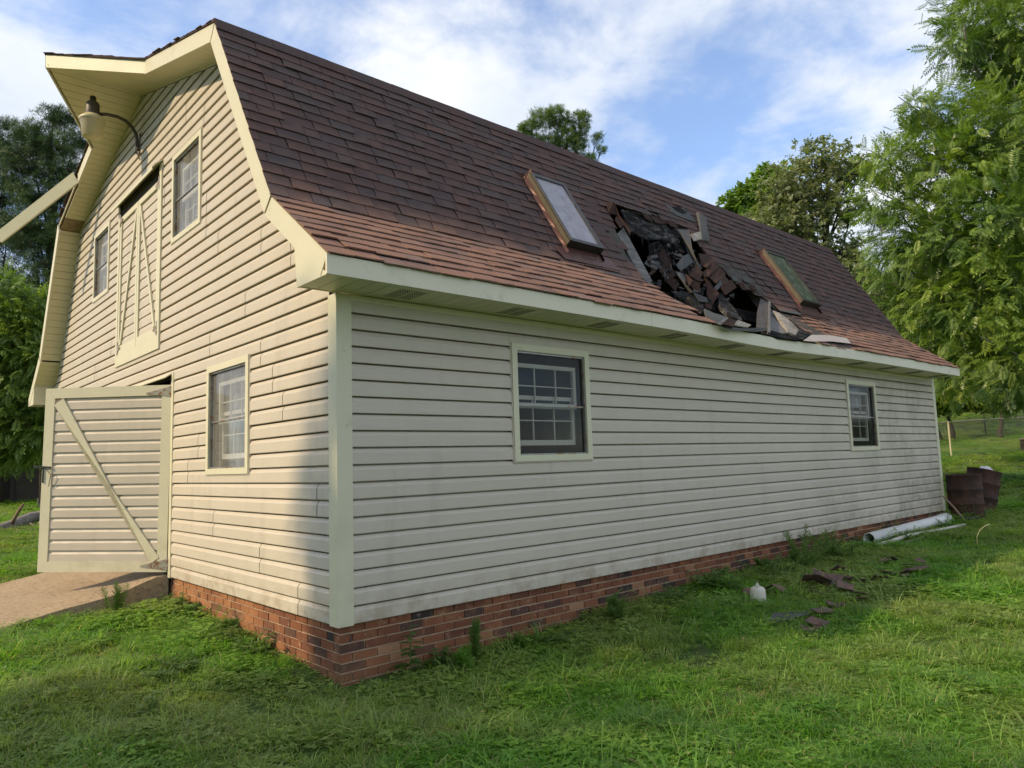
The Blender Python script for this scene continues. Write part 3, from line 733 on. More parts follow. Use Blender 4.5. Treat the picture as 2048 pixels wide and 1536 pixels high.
# eave soffit: boards run from wall to fascia
x = OX+.022; i = 0; sv = M()
while x < XB-.02:
    w = .127; x1 = min(x+w-.006, XB-.01); z_ = 2.424+ez(x)*.8
    M().box((x, -.449, z_), (x1, -.001, z_+.010)).build('soffit_panel', MAT['eave'], sof)
    if i % 9 in (5, 6):
        for r_ in range(9):
            for c_ in range(5): sv.box((x+.012+c_*.021, -.36+r_*.03, z_-.0035), (x+.017+c_*.021, -.345+r_*.03, z_-.0005))
    x += w; i += 1
M().box((OX+.02, -.449, 2.4345), (XB-.02, -.001, 2.437)).build('soffit_backing', MAT['soffit'], sof)
tag(sv.build('vent_slots', MAT['blackm'], sof), kind='stuff')
# rake soffit strips along the slope, both sides
def inner(pl, s_, xx): return rp(pl, xx, s_, -.165)
def strips(pl, s0, s1, myf, skip=None):
    s_ = s0; nn = PL[pl][2]
    while s_ < s1-.01:
        e_ = min(s_+.121, s1); pts = []
        xo0 = xo1 = OX+.021
        if pl == 'T':
            if s_ > HS: xo0 = OX+(TIPX-OX)*(s_-HS)/(L_T-HS)+.021
            if e_ > HS: xo1 = OX+(TIPX-OX)*(e_-HS)/(L_T-HS)+.021
        pts = [inner(pl, s_, -.001), inner(pl, s_, xo0), inner(pl, e_, xo1), inner(pl, e_, -.001)]
        n3 = nn
        if myf: pts = [mir(p) for p in pts][::-1]; n3 = mirn(nn)
        if not (skip and skip[0] < s_ < skip[1]): sof_strip(pts[::-1], -n3)
        s_ += .127
for my_ in (False, True):
    strips('F', .55, L_F+mFS, my_); strips('S', -mFS+.03, L_S-mST, my_); strips('T', mST, L_T, my_, skip=(.04, .38) if my_ else None)
for my_ in (False, True):
    for pl in 'FST':
        s0, s1 = (.5 if pl == 'F' else 0), PL[pl][3]
        pts = [rp(pl, -.001, s0, -.145), rp(pl, OX+.025, s0, -.145), rp(pl, OX+.025, s1, -.145), rp(pl, -.001, s1, -.145)]
        n3 = PL[pl][2]
        if my_: pts = [mir(p) for p in pts][::-1]; n3 = mirn(n3)
        M().slab(pts, n3, .003).build('soffit_deck', MAT['wood'], sof)
# F-channel where the soffit meets the wall
for my_ in (False, True):
    for pl, s0, s1 in (('F', .55, L_F+mFS), ('S', -mFS, L_S-mST), ('T', mST, L_T)):
        a = rp(pl, -.014, s0, -.172); b = rp(pl, -.014, s1, -.172)
        if my_: a, b = mir(a), mir(b)
        M().beam(a, b, .028, .014).build('wall_channel', MAT['soffit'], sof)
# ---- skylights
def skylight(x0, x1, label, moss=False):
    sk = empty('skylight', tuple(rp('S', (x0+x1)/2, .8, 0)), barn); sk['label'] = label
    def bl(mb, n, m):
        o = mb.build(n, m, sk); o.matrix_parent_inverse = Matrix.Translation(sk.location).inverted(); return o
    s0, s1 = .235, 1.36; h = .125; t_ = .05
    def bxx(a, b, c, d, o0, o1):
        mb = M(); P8 = [rp('S', x, s_, o) for o in (o0, o1) for x, s_ in ((a, c), (b, c), (b, d), (a, d))]
        mb.add(P8, [(0, 3, 2, 1), (4, 5, 6, 7), (0, 1, 5, 4), (1, 2, 6, 5), (2, 3, 7, 6), (3, 0, 4, 7)]); return mb
    for r in ((x0, x1, s0, s0+t_), (x0, x1, s1-t_, s1), (x0, x0+t_, s0+t_, s1-t_), (x1-t_, x1, s0+t_, s1-t_)):
        bl(bxx(*r, .0, h), 'curb_frame', MAT['blackm'])
    bl(bxx(x0+t_-.008, x1-t_+.008, s0+t_-.008, s1-t_+.008, h-.02, h-.014), 'glazing', MAT['skyglass2' if moss else 'skyglass'])
    bl(bxx(x0-.014, x0-.002, s0-.02, s1+.02, .0, h*.50), 'copper_curb', MAT['copper'])
    bl(bxx(x0-.010, x0-.002, s0-.01, s1+.01, h*.51, h*.93), 'side_flashing', MAT['skyrail'])
    bl(bxx(x0+.001, x0+.02, s0, s1, h, h+.006), 'edge_bead', MAT['skyrail'])
    # copper pans with a wavy edge
    for side in (-1, 1):
        mb = M(); k = 14; xs = x0-.013 if side < 0 else x1+.002
        for i in range(k):
            a, b = s0-.1+(s1-s0+.12)*i/k, s0-.1+(s1-s0+.12)*(i+1)/k; wa = .018+.010*math.sin(i*2.1), .018+.010*math.sin((i+1)*2.1)
            mb.quad(rp('S', xs, a, .05), rp('S', xs, b, .05), rp('S', xs+side*wa[1], b, .022), rp('S', xs+side*wa[0], a, .022))
        bl(mb, 'copper_step', MAT['copper'])
    mb = M(); mb.slab([rp('S', x0-.19, .19, .022), rp('S', x0-.12, .02, .026), rp('S', x1+.24, .03, .028), rp('S', x1+.16, .20, .022), rp('S', x1+.02, .24, .024), rp('S', x0-.02, .24, .024)], N_S, .004)
    bl(mb, 'copper_apron', MAT['copper'])
    mb = M(); mb.slab([rp('S', x0-.13, 1.42, .03), rp('S', x0-.03, 1.36, .02), rp('S', x0-.02, 1.40, .07)], (-.5, -.5, .5), .004)
    mb.slab([rp('S', x0-.03, 1.31, .02), rp('S', x0+.012, 1.32, .13), rp('S', x0+.005, 1.40, .15), rp('S', x0-.025, 1.38, .08)], (-.6, -.5, .5), .006)
    bl(mb, 'bent_head_flashing', MAT['copper'])
    bl(bxx(x0, x1+.04, s1, s1+.05, .01, .05), 'head_flashing', MAT['blackm'])
def m_sky(name, c, gl, rough=.1):
    s = NT(name); n = s.noise(6, 6, .65); col = s.mix(s.rng(n, .35, .7), tuple(v*.75 for v in c), c)
    m_ = s.fin(col, s.rng(s.noise(14, 5), .4, .7, rough, rough+.3), spec=gl); return m_
MAT['skyglass'] = m_sky('skylight_acrylic', (.31, .28, .31), .6, .2); MAT['skyglass2'] = m_simple('mossy_skylight', (.06, .07, .038), .4, var=.7, vs=16, dark=(.17, .19, .12), dm=(.48, .62), da=.8)
MAT['skyrail'] = m_simple('skylight_rail', (.10, .085, .06), .45, .3)
skylight(SKY1[0], SKY1[1], 'skylight with pale violet glazing between the corner and the roof hole')
skylight(SKY2[0], SKY2[1], 'skylight with dark mossy glazing beyond the roof hole', True)
MAT['shingle_pale'] = m_simple('fallen_shingle_granules', (.17, .10, .08), .9, var=.45, vs=14, bump=.5, bs=200, dark=(.09, .075, .07), dm=(.48, .6), da=.8); MAT['torn'] = m_shingle(0.0, .56, 'torn_shingle')
# ---- the collapse
zc = lambda a, b: (1180+a/4.2667, 380+b/4.2667)
def W3(pl, a, b, off): u, v = zc(a, b); x, s_ = onroof(pl, u, v, off); return rp(pl, x, s_, off)
def piece(name, pl, pts, mat, th=.008, label=None, tint=.5):
    P = [W3(pl, *p) if len(p) == 3 else W3(p[3], *p[:3]) for p in pts]; n = PL[pl][2]; mat = 'torn' if mat == 'shingle' else mat
    mb = M(); mb.tint = tint; mb.slab(P, n, th); return mb.build(name, MAT[mat], roof, label=label)
# rafters, real 2x6s running under both slopes
for i, x in enumerate([4.36, 4.92, 5.52, 6.12, 6.66, 7.36]):
    m_ = 'wood2' if i in (0, 5) else 'char'
    if i == 5: M().beam(rp('S', x, -.02, -.11), rp('S', x, 2.35, -.11), .045, .14, N_S).build('rafter', MAT[m_], roof)
    elif i == 3: M().beam(rp('S', x, .45, -.14), rp('S', x, 2.3, -.11), .045, .14, N_S).build('rafter', MAT[m_], roof)
    if i in (0, 5): M().beam(rp('F', x, .02, -.11), rp('F', x, L_F+.05, -.11), .045, .14, N_F).build('rafter', MAT[m_], roof)
M().box((4.2, .02, 2.36), (7.5, .10, 2.46)).build('wall_plate', MAT['char'], roof)
M().beam((4.2, .46, 3.08), (7.5, .46, 3.06), .04, .14).build('purlin', MAT['char'], roof)
piece('exposed_rafter', 'S', [(232, 372, -.03), (285, 318, -.03), (395, 520, -.04), (545, 800, -.05), (480, 800, -.05), (390, 660, -.05)], 'wood2', .05)
piece('curled_shingle', 'S', [(140, 112, .04), (205, 96, .10), (250, 215, .05), (360, 345, .04), (335, 368, .03), (290, 300, .02), (262, 325, .03), (218, 258, .03), (225, 215, .02), (160, 185, .02)], 'shingle', .006, tint=.6)
# charred decking and joists seen under the torn top edge
CH = [[(268, 165, -.02), (430, 190, -.02), (470, 300, -.05), (440, 410, -.10), (330, 330, -.08)],
      [(430, 190, -.02), (560, 250, -.02), (600, 420, -.10), (520, 425, -.12), (440, 410, -.10), (470, 300, -.05)],
      [(560, 250, -.02), (720, 290, -.02), (770, 350, -.04), (790, 450, -.08), (700, 470, -.12), (600, 420, -.10)],
      [(600, 430, -.10), (700, 478, -.12), (800, 458, -.08), (815, 540, -.10), (720, 535, -.16), (650, 490, -.16)],
      [(500, 460, -.14), (600, 430, -.12), (640, 500, -.18), (620, 640, -.24), (540, 640, -.26), (505, 560, -.2)],
      [(540, 640, -.26), (625, 640, -.24), (690, 860, -.22), (600, 830, -.26)]]
for k, p in enumerate(CH[:5]): piece('charred_decking', 'S', p, 'char' if k > 2 else 'char2', .02)
for k in range(9):   # burnt ceiling ribs in the hole
    a = 505+k*8; b = 560+k*13; piece('burnt_splinter', 'S', [(a, b, -.16), (a+95, b+16, -.2), (a+96, b+23, -.2), (a+2, b+8, -.16)], 'char2', .02)
# torn shingle tabs along the top edge
for k, p in enumerate([[(440, 190), (505, 215), (540, 270), (478, 245)], [(515, 215), (590, 238), (632, 292), (560, 280)], [(650, 255), (725, 268), (752, 322), (690, 310)], [(600, 250), (650, 262), (665, 290), (622, 280)]]):
    piece('torn_shingle', 'S', [(a, b, .02-.02*(i > 1)) for i, (a, b) in enumerate(p)], 'shingle', .006, tint=.3+.1*k)
# bare patch and slipped felt above
piece('bare_patch', 'S', [(640, 112, .018), (700, 150, .018), (800, 150, .018), (860, 215, .018), (905, 275, .018), (830, 250, .018), (740, 215, .018), (700, 190, .018)], 'felt', .004)
piece('burnt_patch', 'S', [(700, 140, .024), (760, 145, .024), (835, 185, .024), (800, 205, .024), (730, 170, .024)], 'char', .004)
piece('standing_felt_strip', 'S', [(905, 192, .03), (930, 188, .09), (998, 235, .10), (1000, 320, .08), (1025, 438, .05), (958, 428, .03), (935, 330, .04)], 'felt', .006)
piece('raw_wood_chip', 'S', [(858, 378, .03), (942, 352, .06), (955, 418, .05), (885, 438, .03)], 'stickwood', .006) if 'stickwood' in MAT else piece('raw_wood_chip', 'S', [(858, 378, .03), (942, 352, .06), (955, 418, .05), (885, 438, .03)], 'palewood', .006)
# felt sheets and shingle slabs tumbled in the middle
FE = [[(752, 330, .02), (845, 335, .06), (872, 500, .05), (905, 590, .02), (960, 668, -.02), (935, 680, -.04), (860, 600, -.05), (800, 440, -.03)],
      [(710, 660, -.02), (800, 555, .03), (838, 540, .03), (905, 640, .02), (858, 725, .0), (790, 720, -.02)],
      [(725, 690, -.04), (800, 712, .0), (815, 800, .0), (880, 870, .01), (1000, 920, .0), (1010, 960, -.02), (930, 950, -.03), (850, 880, -.05), (780, 780, -.06)],
      [(640, 500, -.08), (700, 540, -.03), (785, 548, -.01), (800, 585, -.02), (740, 590, -.06), (668, 560, -.1)],
      [(690, 700, -.12), (760, 740, -.06), (800, 820, -.06), (740, 850, -.12), (670, 800, -.16)]]
for p in [FE[0]]+FE[2:4]+[[(735, 640, -.02), (800, 560, .03), (838, 545, .03), (880, 615, .02), (820, 660, .0), (775, 690, -.02)]]: piece('felt_sheet', 'S', p, 'felt', .006)
SHP = [[(575, 505, -.12), (635, 505, -.06), (690, 590, -.06), (700, 660, -.1), (625, 665, -.16)], [(625, 668, -.15), (705, 664, -.08), (735, 730, -.08), (640, 790, -.16)],
       [(640, 770, -.14), (700, 735, -.06), (765, 800, -.06), (730, 860, -.12)], [(905, 640, .03), (960, 700, .04), (935, 780, .0), (850, 730, .0)],
       [(815, 712, .0), (880, 770, .04), (850, 820, .0), (795, 745, -.02)], [(860, 815, -.03), (900, 775, .02), (960, 790, .02), (940, 800, .0), (935, 872, -.03), (900, 870, -.04)],
       [(990, 800, -.04), (1040, 830, .0), (1105, 890, .0), (1040, 985, -.05), (1000, 900, -.06)], [(1020, 845, -.03), (1060, 830, .02), (1100, 880, .02), (1060, 930, -.02)],
       [(975, 960, -.05), (1035, 965, -.02), (1040, 1020, -.03), (985, 1000, -.06)]]
for k, p in enumerate(SHP): piece('fallen_shingle', 'S', p, 'shingle', .007, tint=[.2, .1, .3, .7, .65, .75, .7, .5, .75][k])
# bulging run of shingles to the right of the debris
BU = [[(930, 545, -.02), (1010, 545, .02), (1065, 600, .05), (1000, 660, .05), (950, 640, -.01)], [(965, 700, .0), (1060, 605, .06), (1105, 655, .06), (1010, 740, .04), (975, 745, .0)],
      [(1015, 745, .02), (1110, 655, .07), (1160, 715, .06), (1080, 795, .05)], [(1060, 830, .02), (1115, 768, .06), (1140, 795, .05), (1085, 855, .02)],
      [(1140, 720, .05), (1190, 775, .05), (1158, 815, .06), (1110, 760, .06)], [(1110, 820, .04), (1205, 765, .07), (1252, 830, .05), (1160, 893, .03)],
      [(975, 750, -.03), (1020, 760, .0), (1065, 850, -.02), (1020, 870, -.06)],
      [(1205, 730, .03), (1240, 735, .03), (1275, 778, .02), (1225, 775, .02)], [(1300, 742, .03), (1345, 750, .03), (1375, 795, .02), (1330, 785, .02)],
      [(1262, 788, .03), (1305, 792, .03), (1345, 855, .0), (1300, 850, .0)], [(1360, 800, .03), (1400, 815, .03), (1432, 862, .0), (1385, 855, .0)]]
for k, p in enumerate(BU): piece('lifted_shingle', 'S', p, 'felt' if k in (3, 7, 8) else 'shingle', .009, tint=[.45, .6, .7, .3, .5, .75, .2, 0, 0, .7, .6][k])
piece('gap_shade', 'S', [(930, 800, -.2), (980, 800, -.2), (1000, 885, -.2), (940, 885, -.2)], 'char', .01)  # dark plate standing for the shade inside a small gap
# lower part over the flare
q = [('burnt_rafter', [(1085, 900, -.02), (1135, 890, -.02), (1215, 985, -.03), (1300, 1110, -.06), (1215, 1085, -.06), (1120, 1000, -.04)], 'char2', .05),
     ('charred_decking', [(690, 860, -.05), (830, 870, -.02), (930, 960, -.03), (960, 1020, -.04), (880, 985, -.04), (760, 920, -.05)], 'char', .02),
     ('charred_decking', [(830, 900, .0), (900, 960, .02), (975, 975, .02), (960, 1040, .0), (900, 1010, -.01)], 'char2', .03),
     ('charred_decking', [(1225, 850, -.01), (1300, 862, .0), (1430, 865, .0), (1452, 905, -.02), (1400, 930, -.08), (1290, 900, -.08)], 'char', .03),
     ('upright_charred_board', [(1455, 925, .05), (1535, 938, .06), (1532, 1195, .02), (1425, 1172, .0), (1430, 1040, .02)], 'wood3', .02),
     ('upright_strip', [(1526, 940, .07), (1542, 944, .07), (1540, 1215, .03), (1520, 1212, .03)], 'wood2', .03),
     ('grey_splintered_board', [(1548, 1030, .0), (1600, 1110, .0), (1690, 1215, .0), (1640, 1225, .0), (1535, 1195, -.02)], 'wood2', .02),
     ('split_board', [(1560, 1028, .05), (1620, 1050, .06), (1700, 1110, .05), (1790, 1180, .03), (1760, 1240, .01), (1690, 1205, .02)], 'palewood', .03),
     ('burnt_edge', [(1700, 1100, .06), (1830, 1200, .03), (1895, 1222, .02), (1810, 1278, .0), (1740, 1255, .0), (1790, 1185, .04)], 'char2', .03),
     ('eave_debris', [(975, 1010, .03), (1060, 1050, .03), (1180, 1085, .03), (1150, 1110, .03), (1080, 1140, .0), (990, 1070, .02)], 'felt', .02),
     ('eave_debris', [(1085, 1135, .03), (1140, 1100, .06), (1180, 1088, .05), (1160, 1140, .03), (1110, 1150, .02)], 'palewood', .01),
     ('fallen_shingle', [(1130, 1140, .04), (1180, 1095, .07), (1250, 1110, .06), (1225, 1165, .03)], 'shingle', .01),
     ('pale_drip_edge', [(1225, 1150, .03), (1260, 1108, .05), (1375, 1150, .03), (1345, 1172, .02)], 'palewood', .01),
     ('torn_drip_edge', [(1115, 1160, .01), (1300, 1180, .01), (1420, 1178, .02), (1510, 1180, .03), (1510, 1200, .02), (1400, 1210, .0), (1200, 1190, .0)], 'blackm', .006),
     ('felt_sheet', [(1560, 960, .02), (1600, 985, .03), (1820, 1055, .028), (1790, 1065, .028), (1620, 1030, .02)], 'felt', .005),
     ('exposed_underlay', [(1820, 1285, .012), (1890, 1235, .02), (2048, 1238, .025), (2190, 1262, .025), (2230, 1310, .025), (2060, 1290, .02), (1900, 1292, .015)], 'felt2', .006),
     ('charred_decking', [(1450, 1180, .0), (1560, 1200, .0), (1700, 1240, .0), (1800, 1282, .0), (1620, 1262, -.02), (1480, 1225, -.02)], 'char', .02)]
MAT['wood3'] = m_wood('scorched_wood', (.05, .045, .042), (.11, .10, .095), (3, 3, 1)); MAT['felt2'] = m_simple('pale_underlay', (.42, .37, .33), .9, var=.25, vs=9)
for nm, pts, m_, th in q: piece(nm, 'F', pts, m_, th, tint=.8)
# the flare beam edge left of the hole: pale torn felt along the joint
piece('felt_sheet', 'S', [(130, 690, .024), (240, 712, .024), (480, 778, .026), (560, 838, .026), (440, 812, .024), (200, 735, .024)], 'felt', .004)
rq = random.Random(4)
for k in range(190):   # charred chips heaped over the debris field
    cx_ = rq.gauss(900, 190); cy_ = 600+(cx_-620)*.55+rq.gauss(0, 120)
    if not (540 < cx_ < 1240 and 420 < cy_ < 1000): continue
    if rq.random() < .15: cx_, cy_ = rq.uniform(420, 620), rq.uniform(560, 840)
    a_ = rq.uniform(0, PI); l_ = rq.uniform(8, 42); w_ = rq.uniform(4, 20); of = rq.uniform(-.12, -.03)
    ca, sa_ = math.cos(a_), math.sin(a_)
    pts = [(cx_+ca*l_*i-sa_*w_*j, cy_+sa_*l_*i+ca*w_*j, of+rq.uniform(-.03, .03)) for i, j in ((-1, -1), (1, -.8), (.9, 1), (-1, .8))]
    piece('rubble_chip', 'S', pts, rq.choice(['char', 'char2', 'felt', 'shingle', 'char', 'wood3']), .008, tint=rq.random())
for k in range(40):   # hanging splinters round the rims
    a_, b_, pl = rq.choice([((300, 340), (500, 430), 'S'), ((500, 430), (800, 540), 'S'), ((1230, 870), (1450, 905), 'F'), ((560, 830), (960, 1020), 'F')])
    t_ = rq.random(); x_ = a_[0]+(b_[0]-a_[0])*t_; y_ = a_[1]+(b_[1]-a_[1])*t_; l_ = rq.uniform(20, 70); w_ = rq.uniform(4, 10)
    piece('splinter', pl, [(x_-w_, y_-10, -.04), (x_+w_, y_-8, -.04), (x_+w_*.2+rq.uniform(-10, 10), y_+l_, -.09), (x_-w_*.5, y_+l_*.8, -.1)], rq.choice(['char', 'char2']), .012)
# ---- loft doors
lf = empty('loft_doors', (0, 5.219, 2.6), barn); lf['label'] = 'pair of closed loft doors with crossing cream braces'
def lb(mb, n, m, par=None):
    o = mb.build(n, MAT[m], lf); o.matrix_parent_inverse = Matrix.Translation(lf.location).inverted(); return o
ya, yb_, za, zb = LOFT; yc = 5.225
lb(M().box((-.004, ya, za), (.02, yb_, zb)), 'door_backing', 'dark')
lb(M().box((-.040, ya, za), (-.004, yb_, za+.149)), 'sill_board', 'trim')
lb(M().box((-.040, ya, za+.151), (-.004, ya+.085, zb-.03)), 'jamb_board', 'trim'); lb(M().box((-.040, yb_-.085, za+.151), (-.004, yb_, zb-.22)), 'jamb_board', 'trim')
lb(M().slab([(-.115, ya-.0, zb-.06), (-.115, yb_+.10, zb-.06), (0, yb_+.10, zb+.03), (0, ya, zb+.03)], (-.6, 0, .8), .012).box((-.117, ya+.12, zb-.10), (-.105, yb_+.10, zb-.055)), 'drip_cap', 'trim')
lb(M().box((-.012, ya+.085, zb-.21), (-.004, yb_-.085, zb-.02)), 'shaded_header_recess', 'post')  # dark board colour stands for the shade under the drip cap
ld0, ld1 = za+.15, zb-.22
for (a, b, sgn) in ((ya+.09, yc-.006, 1), (yc+.006, yb_-.09, -1)):
    zz_ = ld0+.10; 
    while zz_ < ld1-.08:
        z2 = min(zz_+.127, ld1-.06); mb = M(); k = (z2-zz_)/.127
        pf = [(0, .006), (.0005, .018), (.083*k, .017), (.106*k, .007), (.127*k, .006)]
        for (d0, o0), (d1, o1) in zip(pf, pf[1:]): mb.quad((-o0, b, zz_+d0), (-o0, a, zz_+d0), (-o1, a, zz_+d1), (-o1, b, zz_+d1))
        lb(mb, 'door_siding', 'siding'); zz_ += .127
    for r in ((a, b, ld0+.003, ld0+.12), (a, b, ld1-.07, ld1), (a, a+.07, ld0+.121, ld1-.071), (b-.07, b, ld0+.121, ld1-.071)): lb(M().box((-.035, r[0], r[2]), (-.006, r[1], r[3])), 'frame_board', 'trim')
    t0 = (yc-sgn*.085, ld1-.10); b0 = ((a if sgn > 0 else b)+sgn*.12, ld0+.14)
    lb(M().beam((-.026, t0[0], t0[1]), (-.026, b0[0], b0[1]), .024, .055, up=(0, 1, 0)), 'brace', 'trim')
for yy, zz_ in ((ya+.09, ld0+.02), (ya+.09, ld1-.12), (yb_-.1, ld0+.02), (yb_-.1, ld1-.12)):
    sg = 1 if yy < 5 else -1
    lb(M().slab([(-.042, yy-.03, zz_), (-.042, yy-.03, zz_+.17), (-.042, yy+.02, zz_+.17), (-.042, yy+.02, zz_)], (-1, 0, 0), .004).slab([(-.043, yy+sg*.02, zz_+.03), (-.043, yy+sg*.02, zz_+.12), (-.043, yy+sg*.16, zz_+.075)], (-1, 0, 0), .004), 'strap_hinge', 'hinge')
# ---- main door opening, trim and the open leaf
M().box((-.03, 3.70, -.008), (.0, 3.775, 2.25)).build('door_jamb', MAT['trim'], barn)
M().slab([(-.10, 3.76, 2.19), (-.10, 6.9, 2.19), (-.005, 6.9, 2.26), (-.005, 3.76, 2.26)], (-.6, 0, .8), .01).build('door_drip_cap', MAT['trim'], barn)
M().box((.012, 5.30, 0.02), (.04, 6.85, 2.2)).build('closed_door_leaf', MAT['siding'], barn)
dr = empty('barn_door', (-.022, 3.80, .05), barn); dr['label'] = 'open ground floor door leaf with one diagonal brace'
dv = Vector((-1.04+.022, 4.955-3.80, 0)); DW = dv.length; ang = math.atan2(dv.y, dv.x)
dr.rotation_euler = (0, math.radians(-.8), ang)
DH = 2.06
def db(mb, n, m, lab=None): o = mb.build(n, MAT[m], dr); return o   # local: x along leaf, y+ = left normal; visible face is +y? (see sign)
VS = 1 if Vector((-dv.y, dv.x)).dot(Vector((CAM[0]-dr.location.x, CAM[1]-dr.location.y))) > 0 else -1
def ybx(a, b, c, d, o0, o1): return M().box((a, min(VS*o0, VS*o1), c), (b, max(VS*o0, VS*o1), d))
db(ybx(.01, DW-.01, .01, DH-.01, -.03, .0), 'door_core', 'wood')
fwd = .115
def mitred(p):  # p: list of (x,z)
    mb = M(); f_ = [(x, VS*.028, z) for x, z in p]; f_ = f_ if VS < 0 else f_[::-1]
    return mb.slab(f_, (0, VS, 0), .028)
db(mitred([(0, 0), (DW, 0), (DW-fwd, fwd), (0, fwd)]), 'frame_board', 'trim'); db(mitred([(0, DH), (DW, DH), (DW-fwd, DH-fwd), (0, DH-fwd)][::-1]), 'frame_board', 'trim')
db(mitred([(DW, .001), (DW, DH-.001), (DW-fwd, DH-fwd-.002), (DW-fwd, fwd+.002)]), 'frame_board', 'trim'); db(mitred([(0, fwd+.002), (fwd, fwd+.002), (fwd, DH-fwd-.002), (0, DH-fwd-.002)]), 'frame_board', 'trim')
z = fwd
while z < DH-fwd-.01:
    z2 = min(z+.1215, DH-fwd); k = (z2-z)/.1215; mb = M(); pf = [(0, .003), (.0005, .020), (.078*k, .019), (.100*k, .006), (.1215*k, .003)]
    for (d0, o0), (d1, o1) in zip(pf, pf[1:]):
        Q = [(fwd, VS*o0, z+d0), (DW-fwd, VS*o0, z+d0), (DW-fwd, VS*o1, z+d1), (fwd, VS*o1, z+d1)]; mb.quad(*(Q if VS < 0 else Q[::-1]))
    db(mb, 'door_siding', 'siding'); z += .1215
a = np.array([DW-fwd-.005, DH-fwd-.005]); b = np.array([fwd+.02, fwd+.01]); d = unit(b-a); pn = np.array([-d[1], d[0]])*.055
mb = M(); pts = [a+d*.02+pn, a+d*.02-pn, b-pn, b+pn]; pts[0] = np.array([DW-fwd-.11, DH-fwd-.004]); pts[1] = np.array([DW-fwd-.003, DH-fwd-.08])
if VS < 0: pts = pts[::-1]
mb.slab([(p[0], VS*.034, p[1]) for p in pts], (0, VS, 0), .028); db(mb, 'diagonal_brace', 'trim')
for zz_ in (.015, DH-.14):
    mb = M(); pts = [(-.02, zz_), (-.02, zz_+.13), (.11, zz_+.10), (.30, zz_+.055), (.30, zz_+.04), (.11, zz_+.02)]
    if VS > 0: pts = pts[::-1]
    mb.slab([(x, VS*.035, z) for x, z in pts], (0, VS, 0), .006); db(mb, 'strap_hinge', 'hinge')
mb = M(); mb.beam((DW-.11, VS*.036, 1.16), (DW+.10, VS*.036, 1.175), .014, .022).beam((DW-.02, VS*.036, 1.16), (DW-.02, VS*.036, .99), .01, .012); mb.tube([(DW-.06, VS*.05, 1.15), (DW-.13, VS*.05, 1.08), (DW-.10, VS*.04, .95)], .004, 5)
db(mb, 'latch_bar', 'blackm')
# ---- yard light
yl = empty('yard_light', (-.02, 5.28, 5.44)); tag(yl, 'old bell shaped yard light on a curved arm under the hay hood', 'light')
def ylb(mb, n, m, sm=True): o = mb.build(n, MAT[m], yl, smooth=sm); o.matrix_parent_inverse = Matrix.Translation(yl.location).inverted(); return o
T = Matrix.Translation((-.585, 5.28, 5.40))
s = NT('refractor_plastic'); s.fin(s.mix(s.noise(9, 5), (.50, .44, .34), (.66, .60, .48)), .35, s.noise(60, 2, vec=None, stretch=(1, 1, .1)), .5, .01, .4, trans=.45); MAT['lens'] = s.m
ylb(M().lathe([(.002, -.012), (.06, -.008), (.098, .004), (.112, .02), (.128, .16), (.146, .225)], 32, T, -.012), 'lens', 'lens')
ylb(M().lathe([(.150, .222), (.154, .235), (.15, .25), (.115, .285), (.085, .30), (.08, .31)], 32, T), 'reflector_collar', 'soffit')
ylb(M().lathe([(.080, .29), (.083, .33), (.078, .45), (.066, .475), (.02, .48), (.001, .48)], 20, T), 'ballast_housing', 'lampd')
ylb(M().lathe([(.036, .47), (.039, .53), (.030, .555), (.001, .56)], 16, T), 'photocell', 'blackm')
ylb(M().tube([(-.50, 5.28, 5.745), (-.42, 5.28, 5.765), (-.30, 5.28, 5.77), (-.20, 5.28, 5.745), (-.12, 5.28, 5.68), (-.072, 5.28, 5.60), (-.055, 5.28, 5.50), (-.05, 5.28, 5.38)], .022, 12), 'arm', 'lampd')
ylb(M().box((-.03, 5.24, 5.32), (-.018, 5.32, 5.62)).box((-.07, 5.25, 5.40), (-.03, 5.31, 5.42)), 'wall_bracket', 'metal')
ylb(M().tube([(-.05, 5.28, 5.38), (-.06, 5.30, 5.33), (-.07, 5.285, 5.36), (-.075, 5.26, 5.42), (-.05, 5.25, 5.30), (-.02, 5.25, 5.24)], .006, 6), 'wire', 'blackm')
# ================================================================== yard
def onground(x, y, dz=0): return (x, y, g1(x, y)+dz)
# concrete ramp
NX, NY = 22, 16; mb = M(); xs = np.linspace(0, 1, NX+1)
def rz(t_, yy): # along -x
    x = -2.5*t_; return np.interp(-x, [0, .12, .45, .75, 1.15, 1.7, 2.5], [.012, .0, -.105, -.16, -.235, -.325, -.47])
grid = []
for i in range(NX+1):
    for j in range(NY+1):
        t_ = i/NX; yy = 3.80+3.05*j/NY; grid.append((-2.5*t_-.012+.02*math.sin(j*1.3)*t_, yy+(.02*math.sin(i*.9) if j in (0, NY) else 0), rz(t_, yy)+.004*math.sin(i*.8+j*1.1)))
fs = [(i*(NY+1)+j, (i+1)*(NY+1)+j, (i+1)*(NY+1)+j+1, i*(NY+1)+j+1) for i in range(NX) for j in range(NY)]
mb.add(grid, [f[::-1] for f in fs])
for jj in (0, NY):
    top = [grid[i*(NY+1)+jj] for i in range(NX+1)]; vs = top+[(x, y, z-.6) for x, y, z in top]; k = NX+1
    mb.add(vs, [(i, i+1, k+i+1, k+i) if jj == 0 else (i+1, i, k+i, k+i+1) for i in range(NX)])
tag(mb.build('concrete_ramp', MAT['concrete'], smooth=False), 'sloping tan concrete ramp up to the open barn door', kind='structure')
